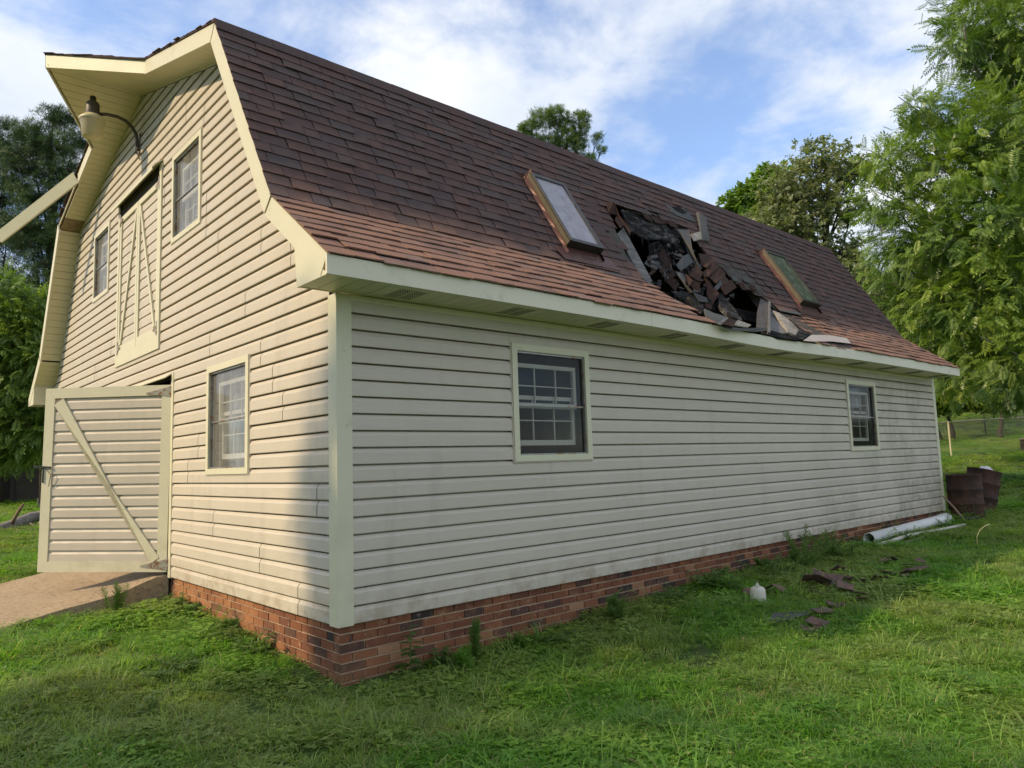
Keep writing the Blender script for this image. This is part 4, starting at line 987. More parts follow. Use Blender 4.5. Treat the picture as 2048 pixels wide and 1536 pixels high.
# barrels
def barrel(name, loc, mat, label, tilt=None, lid=True, h=.77, r=.288):
    b = empty(name, loc); tag(b, label, 'barrel', 'barrels at the far barn corner')
    pr = [(0.001, .02), (r-.01, .02), (r, .0), (r, .02), (r-.003, .03), (r-.003, h*.32-.03), (r+.008, h*.32-.015), (r+.010, h*.32), (r+.008, h*.32+.015), (r-.003, h*.32+.03), (r-.003, h*.66-.03), (r+.008, h*.66-.015), (r+.010, h*.66), (r+.008, h*.66+.015), (r-.003, h*.66+.03), (r-.003, h-.02), (r+.006, h-.008), (r+.004, h), (r-.012, h-.002)]
    if lid: pr += [(r-.016, h-.03), (.12, h-.025), (.001, h-.028)]
    else: pr += [(r-.02, h-.06), (r-.022, .1), (.001, .08)]
    o = M().lathe(pr, 36).build('drum_shell', MAT[mat], b, smooth=True)
    if lid: 
        M().lathe([(.028, h-.028), (.03, h-.014), (.001, h-.012)], 12, Matrix.Translation((r*.55, -.05, 0))).build('bung', MAT['blackm'], b)
    if tilt: b.rotation_euler = tilt
    return b
barrel('barrel', onground(12.60, -.27, .0), 'rust', 'upright closed rusty steel drum at the far barn corner')
b2 = barrel('barrel', onground(13.42, -.22, .03), 'rust', 'open rusty drum leaning away behind the upright drum with a white bag in it', tilt=(math.radians(10), math.radians(11), 0), lid=False)
barrel('barrel', onground(12.72, .78), 'blue', 'blue plastic drum mostly hidden behind the barn corner', lid=True, h=.92)
def rumple(r, seed, sz=(1, 1, 1), n=10, m=14):
    rr = random.Random(seed); vs = []; 
    for i in range(n+1):
        for j in range(m):
            th = PI*i/n; ph = 2*PI*j/m; k = r*(1+.35*noise.noise((math.cos(ph)*2+seed, math.sin(ph)*2, i*.7)))
            vs.append((k*math.sin(th)*math.cos(ph)*sz[0], k*math.sin(th)*math.sin(ph)*sz[1], k*math.cos(th)*sz[2]))
    return vs, [(i*m+j, i*m+(j+1) % m, (i+1)*m+(j+1) % m, (i+1)*m+j) for i in range(n) for j in range(m)]
bp = Vector((13.50, -.38, g1(13.42, -.22)+.75)); mb = M(); v_, f_ = rumple(.13, 3, (1.2, 1, .8)); mb.add([Vector(p)+bp for p in v_], [q[::-1] for q in f_])
bo = mb.build('rubbish_bag', MAT['bag'], smooth=True); tag(bo, 'crumpled white plastic bag sitting in the leaning rusty drum', 'bag')
# stick and hose
so_ = M().tube([PD(1886, 992, 12.9), PD(1908, 1015, 12.8), PD(1930, 1042, 12.6)], [.016, .018, .018], 6).build('wooden_stick', MAT['stick']); tag(so_, 'thin wooden handle leaning from the barn corner down to the rusty drum', 'stick')
hp = []
for i in range(90):
    a = i*.33; r_ = .22+.03*math.sin(i*.21); hp.append(onground(12.05+r_*1.2*math.cos(a), -.42+r_*.75*math.sin(a), .04+.035*abs(math.sin(i*.13))))
tag(M().tube(hp, .014, 5).build('garden_hose', MAT['blackm'], smooth=True), 'dark coiled hose on the ground at the foot of the rusty drum', 'hose')
# pipes
a = Vector(onground(8.42, -.22, .085)); b = Vector(onground(11.55, -.26, .09)); d = (b-a).normalized(); q = Vector((1, 0, 0)).rotation_difference(d).to_matrix().to_4x4(); q = Matrix.Translation(a) @ q @ Matrix.Rotation(PI/2, 4, 'Y')
LP = (b-a).length
pp = M().lathe([(.074, .30), (.074, .0), (.083, .0), (.083, LP-.30), (.094, LP-.24), (.096, LP), (.086, LP), (.08, LP-.2)], 28, q).build('drain_pipe', MAT['pvc'], smooth=False)
for p in pp.data.polygons: p.use_smooth = True
tag(pp, 'thick white plastic drain pipe lying along the brick foundation', 'pipe')
M().lathe([(.073, .29), (.001, .29)], 20, q).build('pipe_bore_shade', MAT['dark'], pp)  # dark disc standing for the shade inside the pipe
tag(M().tube([onground(8.10, -.46, .03), onground(9.2, -.50, .045), onground(10.2, -.56, .05), onground(11.25, -.62, .035)], [.028, .028, .026, .026], 10).build('thin_pipe', MAT['jug']), 'thin pale pipe lying in the weeds beside the thick white pipe', 'pipe')
tag(M().beam(onground(8.75, -.60, .025), onground(10.0, -.66, .03), .06, .018).build('lath', MAT['palewood']), 'short pale wooden lath beside the thin pipe', 'board')
# jug
jl_ = onground(3.90, -1.02, -.02); jg_ = empty('plastic_jug', jl_); tag(jg_, 'dirty cream plastic jug standing upside down in the grass near the wall', 'jug'); jg_.rotation_euler = (0, .06, .5); jg_.scale = (.9, .9, .9)
M().lathe([(.001, .0), (.070, .0), (.080, .02), (.082, .14), (.078, .17), (.066, .19), (.030, .205), (.001, .207)], 20).build('jug_body', MAT['jug'], jg_, smooth=True)
M().lathe([(.018, .19), (.019, .222), (.014, .224), (.014, .2)], 12).build('jug_neck', MAT['jug'], jg_, smooth=True)
for s_, nm in ((-1, 'jug_lug'), (1, 'jug_lug')): M().box((s_*.06-.006, -.012, .165), (s_*.06+.006, .012, .232)).build(nm, MAT['jug'], jg_)
# fallen shingles in the grass
rf = random.Random(31)
for k, (x, y, z, tl, w, h, tt) in enumerate([(4.82, -1.15, .06, .35, .34, .26, .7), (5.02, -1.28, .05, -.2, .42, .24, .8), (5.12, -1.08, .09, .5, .3, .22, .1), (4.70, -1.32, .03, .1, .4, .22, .65), (5.3, -1.22, .05, -.3, .3, .2, .9),
                           (5.62, -1.42, .04, .15, .36, .2, .75), (5.95, -1.5, .06, .3, .34, .24, .7), (6.15, -1.62, .04, -.2, .4, .2, .85), (6.35, -1.55, .05, .1, .3, .2, .6), (4.9, -1.42, .04, .2, .36, .2, .9)]+[(rf.uniform(3.4, 7.2), rf.uniform(-1.9, -.7), .02, rf.uniform(-.3, .3), rf.uniform(.12, .26), rf.uniform(.08, .16), rf.random()) for _ in range(16)]):
    mb = M(); mb.tint = tt*.6+.2; c = .05*rf.uniform(-1, 1); w *= .8; h *= .8
    vs = [(-w/2, -h/2, 0), (0, -h/2, c), (w/2, -h/2, 0), (w/2, h/2, c), (0, h/2, c*1.8), (-w/2, h/2, 0)]; vs += [(x_, y_, z_-.006) for x_, y_, z_ in vs]
    mb.add(vs, [(0, 1, 4, 5), (1, 2, 3, 4), (6, 11, 10, 7), (7, 10, 9, 8)]+[(i, 6+i, 6+(i+1) % 6, (i+1) % 6) for i in range(6)])
    o = mb.build('fallen_shingle', MAT['shingle_pale']); o.location = onground(x, y, z+(.035 if k < 10 else .045)); o.rotation_euler = (tl, rf.uniform(-.3, .3), rf.uniform(0, 3))
    tag(o, 'torn reddish roof shingle in the heap lying in the weeds below the broken roof' if k < 10 else 'small scrap of roof shingle strewn in the grass round the shingle heap', 'shingle', 'heaped fallen shingles in the weeds' if k < 10 else 'strewn shingle scraps in the grass')
mb = M(); mb.slab([onground(3.3, -1.45, .03), onground(3.72, -1.62, .05), onground(3.9, -1.50, .02), onground(3.55, -1.36, .04)], (0, 0, 1), .006)
tag(mb.build('felt_scrap', MAT['felt']), 'grey scrap of roofing felt half sunk in the grass in front of the jug', 'felt scrap')
# ------------------------------------------------------------------ foliage tools
def leafquad(o, d, n, l, w):
    o = np.array(o, float); d = unit(d); n = np.array(n, float); s_ = np.cross(d, n); s_ /= np.linalg.norm(s_)+1e-9
    return [o, o+d*l*.45+s_*w*.5, o+d*l, o+d*l*.45-s_*w*.5]
def template(kind, seed=0):
    r_ = random.Random(seed); vs, fs = [], []
    def add(q): b = len(vs); vs.extend(q); fs.append((b, b+1, b+2, b+3))
    if kind == 'pinnate':
        for i in range(7):
            x = .12+.13*i; dz = -.16*x*x
            for s_ in (-1, 1): add(leafquad((x, 0, dz), (.55, s_*1.0, -.35-.3*r_.random()), (0, -.2*s_, 1), .36-.012*(i-3)**2+r_.uniform(-.03, .03), .098))
        add(leafquad((1.0, 0, -.16), (1, 0, -.4), (0, 0, 1), .34, .11))
        add(leafquad((0, 0, 0), (1, 0, -.12), (0, 0, 1), 1.0, .012))
    elif kind == 'oak':
        for i in range(9):
            a = r_.uniform(0, 2*PI); add(leafquad((r_.uniform(-.25, .25), r_.uniform(-.25, .25), r_.uniform(-.15, .15)), (math.cos(a), math.sin(a), r_.uniform(-.7, .4)), (r_.uniform(-.6, .6), r_.uniform(-.6, .6), 1), r_.uniform(.42, .6), r_.uniform(.2, .3)))
    elif kind == 'needle':
        for i in range(22):
            a = r_.uniform(0, 2*PI); e = r_.uniform(-.2, 1.3); add(leafquad((r_.uniform(-.12, .12), r_.uniform(-.12, .12), r_.uniform(-.1, .1)), (math.cos(a)*math.cos(e), math.sin(a)*math.cos(e), math.sin(e)), (r_.uniform(-1, 1), r_.uniform(-1, 1), .4), r_.uniform(.7, 1.0), .055))
    elif kind == 'broad':
        for i in range(7):
            a = r_.uniform(0, 2*PI); add(leafquad((r_.uniform(-.2, .2), r_.uniform(-.2, .2), r_.uniform(-.1, .1)), (math.cos(a), math.sin(a), r_.uniform(-.4, .5)), (r_.uniform(-.3, .3), r_.uniform(-.3, .3), 1), r_.uniform(.5, .7), r_.uniform(.35, .5)))
    return np.array(vs), np.array(fs)
def crown_mesh(name, blobs, n, kind, size, mat, droop=.3, seed=0, shell=2.4, holes=.35, var=4):
    r_ = np.random.default_rng(seed); B = np.array([b[:6] if len(b) >= 6 else (b[0], b[1], b[2], b[3], b[3], b[3]*.8) for b in blobs], float)
    wgt = (B[:, 3]*B[:, 5]); wgt = wgt/wgt.sum(); k = int(n*1.9)
    bi = r_.choice(len(B), k, p=wgt); d = r_.normal(size=(k, 3)); d /= np.linalg.norm(d, axis=1)[:, None]
    rad = r_.random(k)**(1/shell)*(1+.22*np.sin(d[:, 0]*7+bi)*np.sin(d[:, 1]*6+bi*2)+.15*r_.normal(size=k)*.5)
    P = B[bi, :3]+d*rad[:, None]*B[bi, 3:6]
    f1 = 2.1/np.mean(B[:, 3]); nz = np.sin(P[:, 0]*f1*2.2+seed)*np.sin(P[:, 1]*f1*2.5+1)*np.sin(P[:, 2]*f1*2.9+2)+.5*np.sin(P[:, 0]*f1*5+P[:, 2]*f1*4)*np.sin(P[:, 1]*f1*5.3+P[:, 2]*f1*3)
    keep = nz > np.quantile(nz, holes); idx = np.nonzero(keep)[0][:n]; P = P[idx]; d = d[idx]; k = len(P)
    X = d+r_.normal(size=(k, 3))*.55; X[:, 2] -= droop; X /= np.linalg.norm(X, axis=1)[:, None]
    Z = r_.normal(size=(k, 3))*.5+np.array([0, 0, 1.1])+d*.35; Y = np.cross(Z, X); Y /= np.linalg.norm(Y, axis=1)[:, None]; Z = np.cross(X, Y)
    S = size*r_.uniform(.7, 1.25, k); Vs, Fs, Ts = [], [], []; off = 0; tsel = r_.integers(0, var, k); tint = np.clip(r_.normal(.5, .2, k)+.25*np.sin(P[:, 0]*f1*1.3+P[:, 2]*f1), 0, 1)
    for t_ in range(var):
        v, f = template(kind, seed*10+t_); m_ = tsel == t_; c = m_.sum()
        if not c: continue
        R_ = np.stack([X[m_], Y[m_], Z[m_]], 1)  # rows basis
        W_ = np.einsum('vk,ckj->cvj', v, R_)*S[m_][:, None, None]+P[m_][:, None, :]
        Vs.append(W_.reshape(-1, 3)); Fs.append((f[None]+(np.arange(c)*len(v))[:, None, None]+off).reshape(-1, 4)); off += c*len(v)
        Ts.append(np.clip(np.repeat(tint[m_], len(f))+r_.normal(0, .08, c*len(f)), 0, 1))
    return npmesh(name, np.concatenate(Vs), np.concatenate(Fs), mat, np.concatenate(Ts))
def limbs(name, base, top, blobs, mat, r0, parent, seed=0, every=1, wob=.25):
    r_ = random.Random(seed); base = Vector(base); top = Vector(top); mb = M(); H = (top-base)
    path = [base+H*t_+Vector((r_.uniform(-wob, wob), r_.uniform(-wob, wob), 0))*(t_*(1-t_)*2) for t_ in (0, .15, .3, .5, .7, .85, 1)]
    mb.tube(path, [r0*1.25, r0, r0*.85, r0*.68, r0*.48, r0*.3, r0*.12], 9); mb.build('trunk', mat, parent, smooth=True)
    mb = M()
    for i, b in enumerate(blobs[::every]):
        c = Vector(b[:3]); rr = b[3]; h = (c.z-base.z)/max(H.z, .1); t_ = max(.12, min(.92, h*.72-.04)); k = t_*6; j = min(5, int(k)); s_ = path[j].lerp(path[j+1], k-j)
        mid = s_.lerp(c, .5)+Vector((r_.uniform(-.2, .2), r_.uniform(-.2, .2), .1*(c-s_).length*r_.uniform(-.3, 1))); ra = r0*.38*(1-t_*.6)
        mb.tube([s_, s_.lerp(mid, .5)+Vector((0, 0, .05)), mid, mid.lerp(c, .6), c], [ra, ra*.8, ra*.6, ra*.4, ra*.15], 5, caps=False)
        for q_ in range(4):
            e = c+Vector((r_.gauss(0, 1), r_.gauss(0, 1), r_.gauss(0, .8)))*rr*.6; st = mid.lerp(c, r_.uniform(.2, .9)); mb.tube([st, st.lerp(e, .5)+Vector((0, 0, .06)), e], [ra*.3, ra*.2, ra*.08], 4, caps=False)
    if mb.f: mb.build('branches', mat, parent, smooth=True)
def tree(name, label, cat, base, top, blobs, n, kind, size, lmat, bmat, r0=.2, group=None, seed=0, **k):
    t_ = empty(name, base); tag(t_, label, cat, group)
    inv = Matrix.Translation(Vector(base)).inverted()
    o = link('crown', crown_mesh('crown', blobs, n, kind, size, lmat, seed=seed, **k), t_)
    limbs(name, base, top, blobs, bmat, r0, t_, seed)
    for c in t_.children: c.matrix_parent_inverse = inv
    return t_
LF = dict(
    pecan=m_leaf('pecan_leaf', [(0, (.048, .095, .024)), (.45, (.10, .185, .038)), (.8, (.16, .26, .045)), (1, (.27, .36, .06))], .36, .38),
    oak=m_leaf('grey_oak_leaf', [(0, (.15, .175, .085)), (.5, (.26, .30, .14)), (1, (.36, .40, .20))], .42, .5),
    bright=m_leaf('bright_leaf', [(0, (.11, .19, .03)), (.5, (.17, .28, .04)), (1, (.23, .35, .07))], .45, .5),
    pine=m_leaf('pine_needle', [(0, (.026, .052, .022)), (.5, (.05, .095, .034)), (1, (.09, .15, .045))], .2, .5),
    pine2=m_leaf('pale_pine_needle', [(0, (.07, .12, .03)), (.5, (.12, .20, .045)), (1, (.18, .27, .07))], .35, .5),  # paler needle green than the other pines
    bush=m_leaf('sumac_leaf', [(0, (.085, .15, .03)), (.5, (.15, .24, .05)), (1, (.23, .32, .07))], .38, .4),
    pale=m_leaf('pale_flower', [(0, (.25, .28, .12)), (.5, (.38, .38, .2)), (1, (.5, .48, .3))], .3, .5),
    weed=m_leaf('weed_leaf', [(0, (.06, .13, .03)), (.5, (.10, .19, .04)), (1, (.16, .25, .07))], .4, .45),
    fennel=m_leaf('fennel_leaf', [(0, (.06, .14, .02)), (.5, (.10, .22, .03)), (1, (.15, .28, .04))], .35, .5),
    grass=m_leaf('grass_blade', [(0, (.09, .23, .035)), (.35, (.15, .34, .045)), (.7, (.23, .43, .06)), (.93, (.32, .48, .08)), (1, (.46, .42, .20))], .5, .42))
def PB(lst, dep=None):
    o = []
    for b in lst:
        u, v, r_ = b[0], b[1], b[-1]; dp = b[2] if len(b) == 4 else dep
        o.append((*PD(u, v, dp), r_))
    return o
# big pecan to the right
pb = PB([(1960, 25, 20, 1.2), (2050, 50, 19, 1.6), (1925, 85, 19, .75), (2010, 150, 20, 1.2), (1985, 255, 18, 1.2), (1885, 225, 19, .8), (1835, 212, 19, .45), (1850, 300, 19, 1.0), (1780, 322, 18.5, .72),
         (1930, 350, 18, 1.4), (1770, 400, 18.5, .75), (1810, 470, 19, 1.0), (1900, 480, 17.5, 1.4), (2020, 450, 17, 1.7), (1790, 545, 19.5, 1.0), (1880, 600, 18, 1.3), (1990, 600, 17, 1.6), (1850, 670, 20, 1.0),
         (1930, 710, 18, 1.1), (2040, 715, 16.5, 1.4), (1905, 765, 21, .6), (2015, 775, 17, .6), (2060, 330, 18, 1.6), (2130, 180, 19, 2.4), (2170, 480, 19, 2.4), (2140, 690, 19, 1.6), (2250, 300, 20, 3), (2260, 600, 20, 2.4), (2200, -60, 21, 2.2), (2060, -90, 21, 1.6), (1990, -60, 21, 1.0)])
bx0 = PD(2180, 900, 20); tree('pecan_tree', 'big pecan tree with drooping feathery leaves overhanging the far end of the barn', 'tree', onground(bx0[0], bx0[1]), (bx0[0], bx0[1], 15.5), pb, 22000, 'pinnate', .35, LF['pecan'], MAT['barkg'], .36, seed=3, droop=.25, holes=.30)
ob = PB([(1640, 325, 1.5), (1575, 372, 1.4), (1695, 350, 1.1), (1600, 430, 2.0), (1530, 465, 1.5), (1705, 420, .9), (1500, 505, 1.2), (1590, 520, 2.), (1655, 540, 1.8), (1720, 590, 2), (1770, 640, 2), (1725, 330, .7), (1640, 400, 1.3), (1700, 500, .9), (1810, 700, 2.4), (1560, 600, 2.2)], 34)
b_ = PD(1640, 880, 34); tree('oak_tree', 'large grey green oak rising behind the far roof end', 'tree', onground(b_[0], b_[1]), PD(1655, 330, 34), ob, 9500, 'oak', .32, LF['oak'], MAT['barkd'], .3, seed=5, holes=.42)
gb = PB([(1470, 405, 1.0), (1495, 385, .9), (1545, 360, 1.3), (1550, 400, 1.6), (1480, 450, 1.6), (1520, 440, 1.8), (1450, 425, .5), (1535, 500, 2.5)], 43)
b_ = PD(1520, 880, 43); tree('maple_tree', 'bright yellow green tree top showing left of the grey oak', 'tree', onground(b_[0], b_[1]), PD(1520, 360, 43), gb, 4200, 'broad', .36, LF['bright'], MAT['barkd'], .25, seed=6)
mp = PB([(1058, 258, .42), (1085, 240, .55), (1112, 232, .5), (1046, 262, .26), (1165, 238, .38), (1163, 262, .36), (1130, 275, .5), (1098, 285, .42), (1196, 275, .26), (1203, 300, .2), (1178, 320, .34), (1135, 250, .34), (1155, 290, .45), (1075, 283, .35), (1120, 300, .35), (1197, 337, .18)], 26)
b_ = PD(1140, 880, 26); tree('pine_tree', 'flat topped pine showing above the middle of the roof', 'tree', onground(b_[0], b_[1]), PD(1120, 275, 26), [(*b[:3], b[3]*.9) for b in mp], 2300, 'needle', .15, LF['pine2'], MAT['barkd'], .16, seed=8, holes=.48, shell=3.5)
pl_ = PB([(98, 238, .55), (130, 238, .5), (150, 290, .7), (62, 275, .7), (92, 300, .7), (118, 345, .9), (40, 335, .9), (152, 400, .9), (75, 400, .9), (125, 470, 1), (55, 470, 1.1), (110, 540, 1.1), (80, 610, 1.2), (150, 600, 1.3), (50, 700, 1.4), (110, 760, 1.6), (40, 830, 1.6), (160, 480, 1), (200, 560, 1.6)], 27)
b_ = PD(95, 1010, 27); tree('pine_tree', 'tall dark pine behind the loose fascia board', 'tree', onground(b_[0], b_[1]), PD(105, 245, 27), pl_, 11000, 'needle', .24, LF['pine'], MAT['barkd'], .22, 'pines left of the barn', seed=9, holes=.3)
pl2 = PB([(5, 262, .7), (-30, 300, .9), (15, 310, .8), (0, 380, 1.1), (-40, 440, 1.3), (15, 470, 1.1), (-10, 560, 1.4), (20, 640, 1.3), (-40, 700, 1.6), (10, 780, 1.6), (-90, 350, 1.5), (-110, 560, 2), (0, 860, 1.5)], 29)
b_ = PD(-10, 1010, 29); tree('pine_tree', 'dark pine at the left picture edge beside the taller pine', 'tree', onground(b_[0], b_[1]), PD(-10, 262, 29), pl2, 9000, 'needle', .25, LF['pine'], MAT['barkd'], .22, 'pines left of the barn', seed=10, holes=.3)
bb = PB([(8, 575, .45), (28, 620, .6), (0, 670, .8), (58, 650, .6), (84, 605, .32), (62, 715, .7), (22, 770, .8), (85, 790, .6), (45, 840, .7), (92, 860, .5), (0, 860, .8), (-50, 720, 1.0), (60, 890, .5), (10, 905, .4), (-40, 870, .8)], 17)
b_ = PD(-25, 1000, 17); tree('sumac_bush', 'tall leafy bush with feathery leaves beside the far barn corner', 'bush', onground(b_[0], b_[1]), PD(35, 600, 17), bb, 6500, 'pinnate', .30, LF['bush'], MAT['barkd'], .07, seed=11, droop=.25, holes=.25)
# young trees behind the fence
s1 = PB([(1900, 800, .8), (1875, 785, .8), (1930, 780, .8), (1900, 762, .8), (1885, 812, .5), (1925, 805, .5)], 30.5)
tree('young_tree', 'small two stemmed tree behind the wire fence next to the barn corner', 'tree', onground(31.8, 5.75), PD(1898, 790, 30.5), s1, 1800, 'broad', .26, LF['pecan'], MAT['barkd'], .09, 'young trees behind the fence', seed=12, holes=.2)
q_ = D.objects.get('young_tree'); st = M().tube([onground(31.6, 6.1), (31.5, 6.3, 2.3), PD(1888, 800, 30.6)], [.08, .07, .04], 7).build('trunk', MAT['barkd'], q_, smooth=True); st.matrix_parent_inverse = Matrix.Translation(q_.location).inverted()
s2 = PB([(1975, 805, .5), (2010, 790, .7), (1955, 795, .4), (2040, 785, .8), (1995, 770, .6)], 30)
tree('young_tree', 'small single stemmed tree behind the wire fence near the right picture edge', 'tree', onground(31.86, 4.02), PD(2000, 790, 30), s2, 1500, 'broad', .26, LF['pecan'], MAT['barkd'], .10, 'young trees behind the fence', seed=13, holes=.2)
# tree standing left of the photographer: its crown shades the near lawn
sb = [(-13.5, -8, 7, 3.2), (-14, -5, 9.2, 3.0), (-13.5, -1.5, 10.0, 2.6), (-14, 1.0, 9.8, 2.2), (-13.8, 4.2, 9.2, 1.6), (-14.3, 5.85, 11.8, .62), (-14.1, 5.7, 10.4, .68), (-14, 0, 7.2, 3), (-14, -4, 6, 3), (-13, 3.5, 7.2, 2.2), (-14.1, 5.6, 7.8, 1.3), (-14.3, 5.8, 12.6, .4), (-12, -11, 6, 3.5)]
tree('shade_tree', 'broad tree out of the picture that shades the near lawn', 'tree', onground(-14, -1), (-14, -1, 11), sb, 9500, 'oak', .55, LF['oak'], MAT['barkg'], .35, seed=14, holes=.42)
# far treeline
fm = crown_mesh('crown', [(0, 0, 6, 3.2), (2, 1, 4.5, 2.6), (-2.2, .6, 4.8, 2.6), (.5, -1, 8.2, 2.2), (-1, 1, 7.5, 2.3), (1.5, -1.5, 3, 2.2), (-1.5, -1.5, 3, 2.2)], 4200, 'oak', .75, LF['oak'], seed=20)
tm = M().tube([(0, 0, -.5), (0, 0, 4), (0, 0, 7)], [.3, .2, .06], 7).mesh('trunk', MAT['barkd'])
rt = random.Random(3)
LBL = ['first', 'second', 'third', 'fourth', 'fifth', 'sixth', 'seventh', 'eighth', 'ninth', 'tenth', 'eleventh', 'twelfth', 'thirteenth', 'fourteenth', 'fifteenth', 'sixteenth']
for i, az in enumerate([3, 7, 11.5, 15, 19, 24, 30, 37, 45, 54, 64, 74, 82, 88, 94, 100]):
    r_ = 62+rt.uniform(-6, 8); x, y = CAM[0]+r_*math.cos(math.radians(az)), CAM[1]+r_*math.sin(math.radians(az)); k = rt.uniform(.8, 1.25)
    o = empty('far_tree', onground(x, y)); o.scale = (k, k, k); o.rotation_euler.z = rt.uniform(0, 6)
    link('crown', fm, o); link('trunk', tm, o); tag(o, 'dark far tree in the wood edge behind the barn and the field', 'tree', 'trees of the far wood edge')
# ------------------------------------------------------------------ log, shed, fences, far things
lg = empty('fallen_log', onground(.6, 18)); tag(lg, 'bare grey fallen tree limb lying on the lawn beyond the open door', 'log')
def gl(u, v, dp): return PD(u, v, dp)
inv = Matrix.Translation(lg.location).inverted()
for nm, pth, rd, mt in (('log', [(-30, 1066, 18), (5, 1058, 18.3), (35, 1047, 18.8), (60, 1036, 19.3), (90, 1030, 19.8), (120, 1026, 20)], [.14, .15, .16, .15, .13, .1], 'barkg'), ('side_limb', [(22, 1050, 18.5), (30, 1035, 18.5), (40, 1018, 18.4), (47, 1008, 18.4)], [.06, .045, .04, .03], 'stick'),
                        ('twig', [(84, 1028, 19.6), (80, 1012, 19.4), (75, 1005, 19.4), (76, 996, 19.4)], [.03, .02, .018, .01], 'barkg'), ('pale_root', [(86, 1036, 19), (78, 1050, 18.8), (70, 1053, 18.7), (60, 1046, 18.7)], [.04, .045, .035, .015], 'palewood')):
    o = M().tube([gl(*p) for p in pth], rd, 8).build(nm, MAT[mt], lg, smooth=True); o.matrix_parent_inverse = inv
C0 = PD(45, 1000, 30.5); sh = empty('lean_to_shed', (C0[0], C0[1], g1(C0[0], C0[1]))); tag(sh, 'low dark open fronted shed under the pines beyond the barn door', 'shed')
sh.rotation_euler.z = math.atan2(_f[1], _f[0])-PI/2+math.radians(33)
M().box((-4, 1.8, 0), (3, 1.9, 2.3)).build('back_wall', MAT['shedw'], sh); M().slab([(-4.3, -.5, 2.2), (3.3, -.5, 2.2), (3.3, 2.2, 2.5), (-4.3, 2.2, 2.5)], (0, 0, 1), .08).build('shed_roof', MAT['post'], sh)
M().box((-.35, -.02, 0), (1.9, .04, 1.45)).build('side_board', MAT['shedw'], sh)
for x in (-1.1, -.38, 2.0, -3.8): M().box((x-.06, -.1, 0), (x+.06, .02, 2.25)).build('shed_post', MAT['post'], sh)
M().box((3.0, 0, 0), (3.1, 1.9, 2.3)).build('end_wall', MAT['shedw'], sh); M().box((-4.1, 0, 0), (-4.0, 1.9, 2.3)).build('end_wall', MAT['shedw'], sh)
def fence(name, a, b, n, h, label, mats, wire=True, sagging=False):
    a = np.array(a, float); b = np.array(b, float); f = empty(name, onground(*a)); tag(f, label, 'fence', 'wire fences in the field'); inv = Matrix.Translation(f.location).inverted()
    pts = [a+(b-a)*i/n for i in range(n+1)]; P3 = [Vector(onground(*p)) for p in pts]; kids = []
    for i, p in enumerate(P3): kids.append(M().tube([p-Vector((0, 0, .2)), p+Vector((0, 0, h+.03))], .03, 8).build('fence_post', MAT[mats[i % len(mats)]], f))
    for p, q_ in zip(P3, P3[1:]): kids.append(M().tube([p+Vector((0, 0, h)), q_+Vector((0, 0, h))], .022, 6).build('top_rail', MAT['fenced' if sagging else 'fence'], f))
    if wire:
        mb = M()
        for p, q_ in zip(P3, P3[1:]):
            Lw = (q_-p).length; d_ = (q_-p)/Lw; s_ = .075; k = int(Lw/s_); m_ = h-.03
            for i in range(-int(m_/s_), k):
                for sg in (1, -1):
                    x0 = i*s_; z0 = 0; x1 = x0+m_; 
                    lo = max(0, -x0); hi = min(m_, Lw-x0)
                    if hi <= lo: continue
                    A = p+d_*(x0+lo)+Vector((0, 0, (lo if sg > 0 else m_-lo)+.02)); B_ = p+d_*(x0+hi)+Vector((0, 0, (hi if sg > 0 else m_-hi)+.02))
                    mb.beam(A, B_, .004, .004)
        w_ = mb.build('chain_link_mesh', MAT['fence'], f); tag(w_, kind='stuff'); kids.append(w_)
    if sagging:
        for i, (p, q_) in enumerate(zip(P3, P3[1:])):
            kids.append(M().tube([p+(q_-p)*t_+Vector((0, 0, h-.05-(.38+.1*(i % 2))*4*t_*(1-t_)*(1 if t_ < 1 else 1))) for t_ in np.linspace(0, 1, 9)], .008, 4).build('sagging_cable', MAT['fenced'], f))
    for c in kids: c.matrix_parent_inverse = inv
dF = unit(np.array([25.43-23.98, 1.76-3.42])); A0 = np.array([23.98, 3.42]); fence('wire_fence', A0-dF*12, A0+dF*12, 8, 1.14, 'nearer chain link fence with one pale post beside the barn corner', ['fence', 'fence', 'fence', 'fence', 'fencey'])
B0 = np.array([34.15, 5.14]); dB = unit(np.array([.55, -1.0])); fence('wire_fence', B0-dB*14, B0+dB*14, 8, 1.05, 'farther dark wire fence with a cable hanging in loops', ['fenced'], wire=True, sagging=True)
tb = empty('garden_table', onground(25.6, 1.45)); tag(tb, 'weathered wooden table cut off by the right picture edge', 'table'); tb.rotation_euler.z = .3
for i in range(5): M().box((-.7, -.4+i*.16, .42), (.7, -.4+i*.16+.15, .46)).build('table_board', MAT['palewood'], tb)
for x in (-.6, .6):
    for y in (-.33, .33): M().box((x-.05, y-.05, 0), (x+.05, y+.05, .419)).build('table_leg', MAT['post'], tb)
M().box((-.55, -.36, .30), (.55, .36, .35)).build('table_shelf', MAT['post'], tb)
tc_ = PD(1925, 810, 48); mb = M(); v_, f_ = rumple(.75, 8, (1.1, 1, .45)); z0 = g1(tc_[0], tc_[1]); mb.add([(p[0]+tc_[0], p[1]+tc_[1], max(tc_[2], z0)+p[2]) for p in v_], [q_[::-1] for q_ in f_])
tag(mb.build('tarp', MAT['tarp']), 'bright blue tarp heap glimpsed under the trees beyond the fences', 'tarp')
wc = PD(1943, 824, 46); wb = empty('white_trailer', (wc[0], wc[1], g1(wc[0], wc[1]))); tag(wb, 'low white utility trailer glimpsed beside the blue tarp', 'trailer')
hh = wc[2]-g1(wc[0], wc[1]); M().slab([(-.9, -.5, hh+.1), (.9, -.5, hh-.05), (.9, .5, hh-.05), (-.9, .5, hh+.25)], (0, 0, 1), .25).build('trailer_body', MAT['white'], wb)
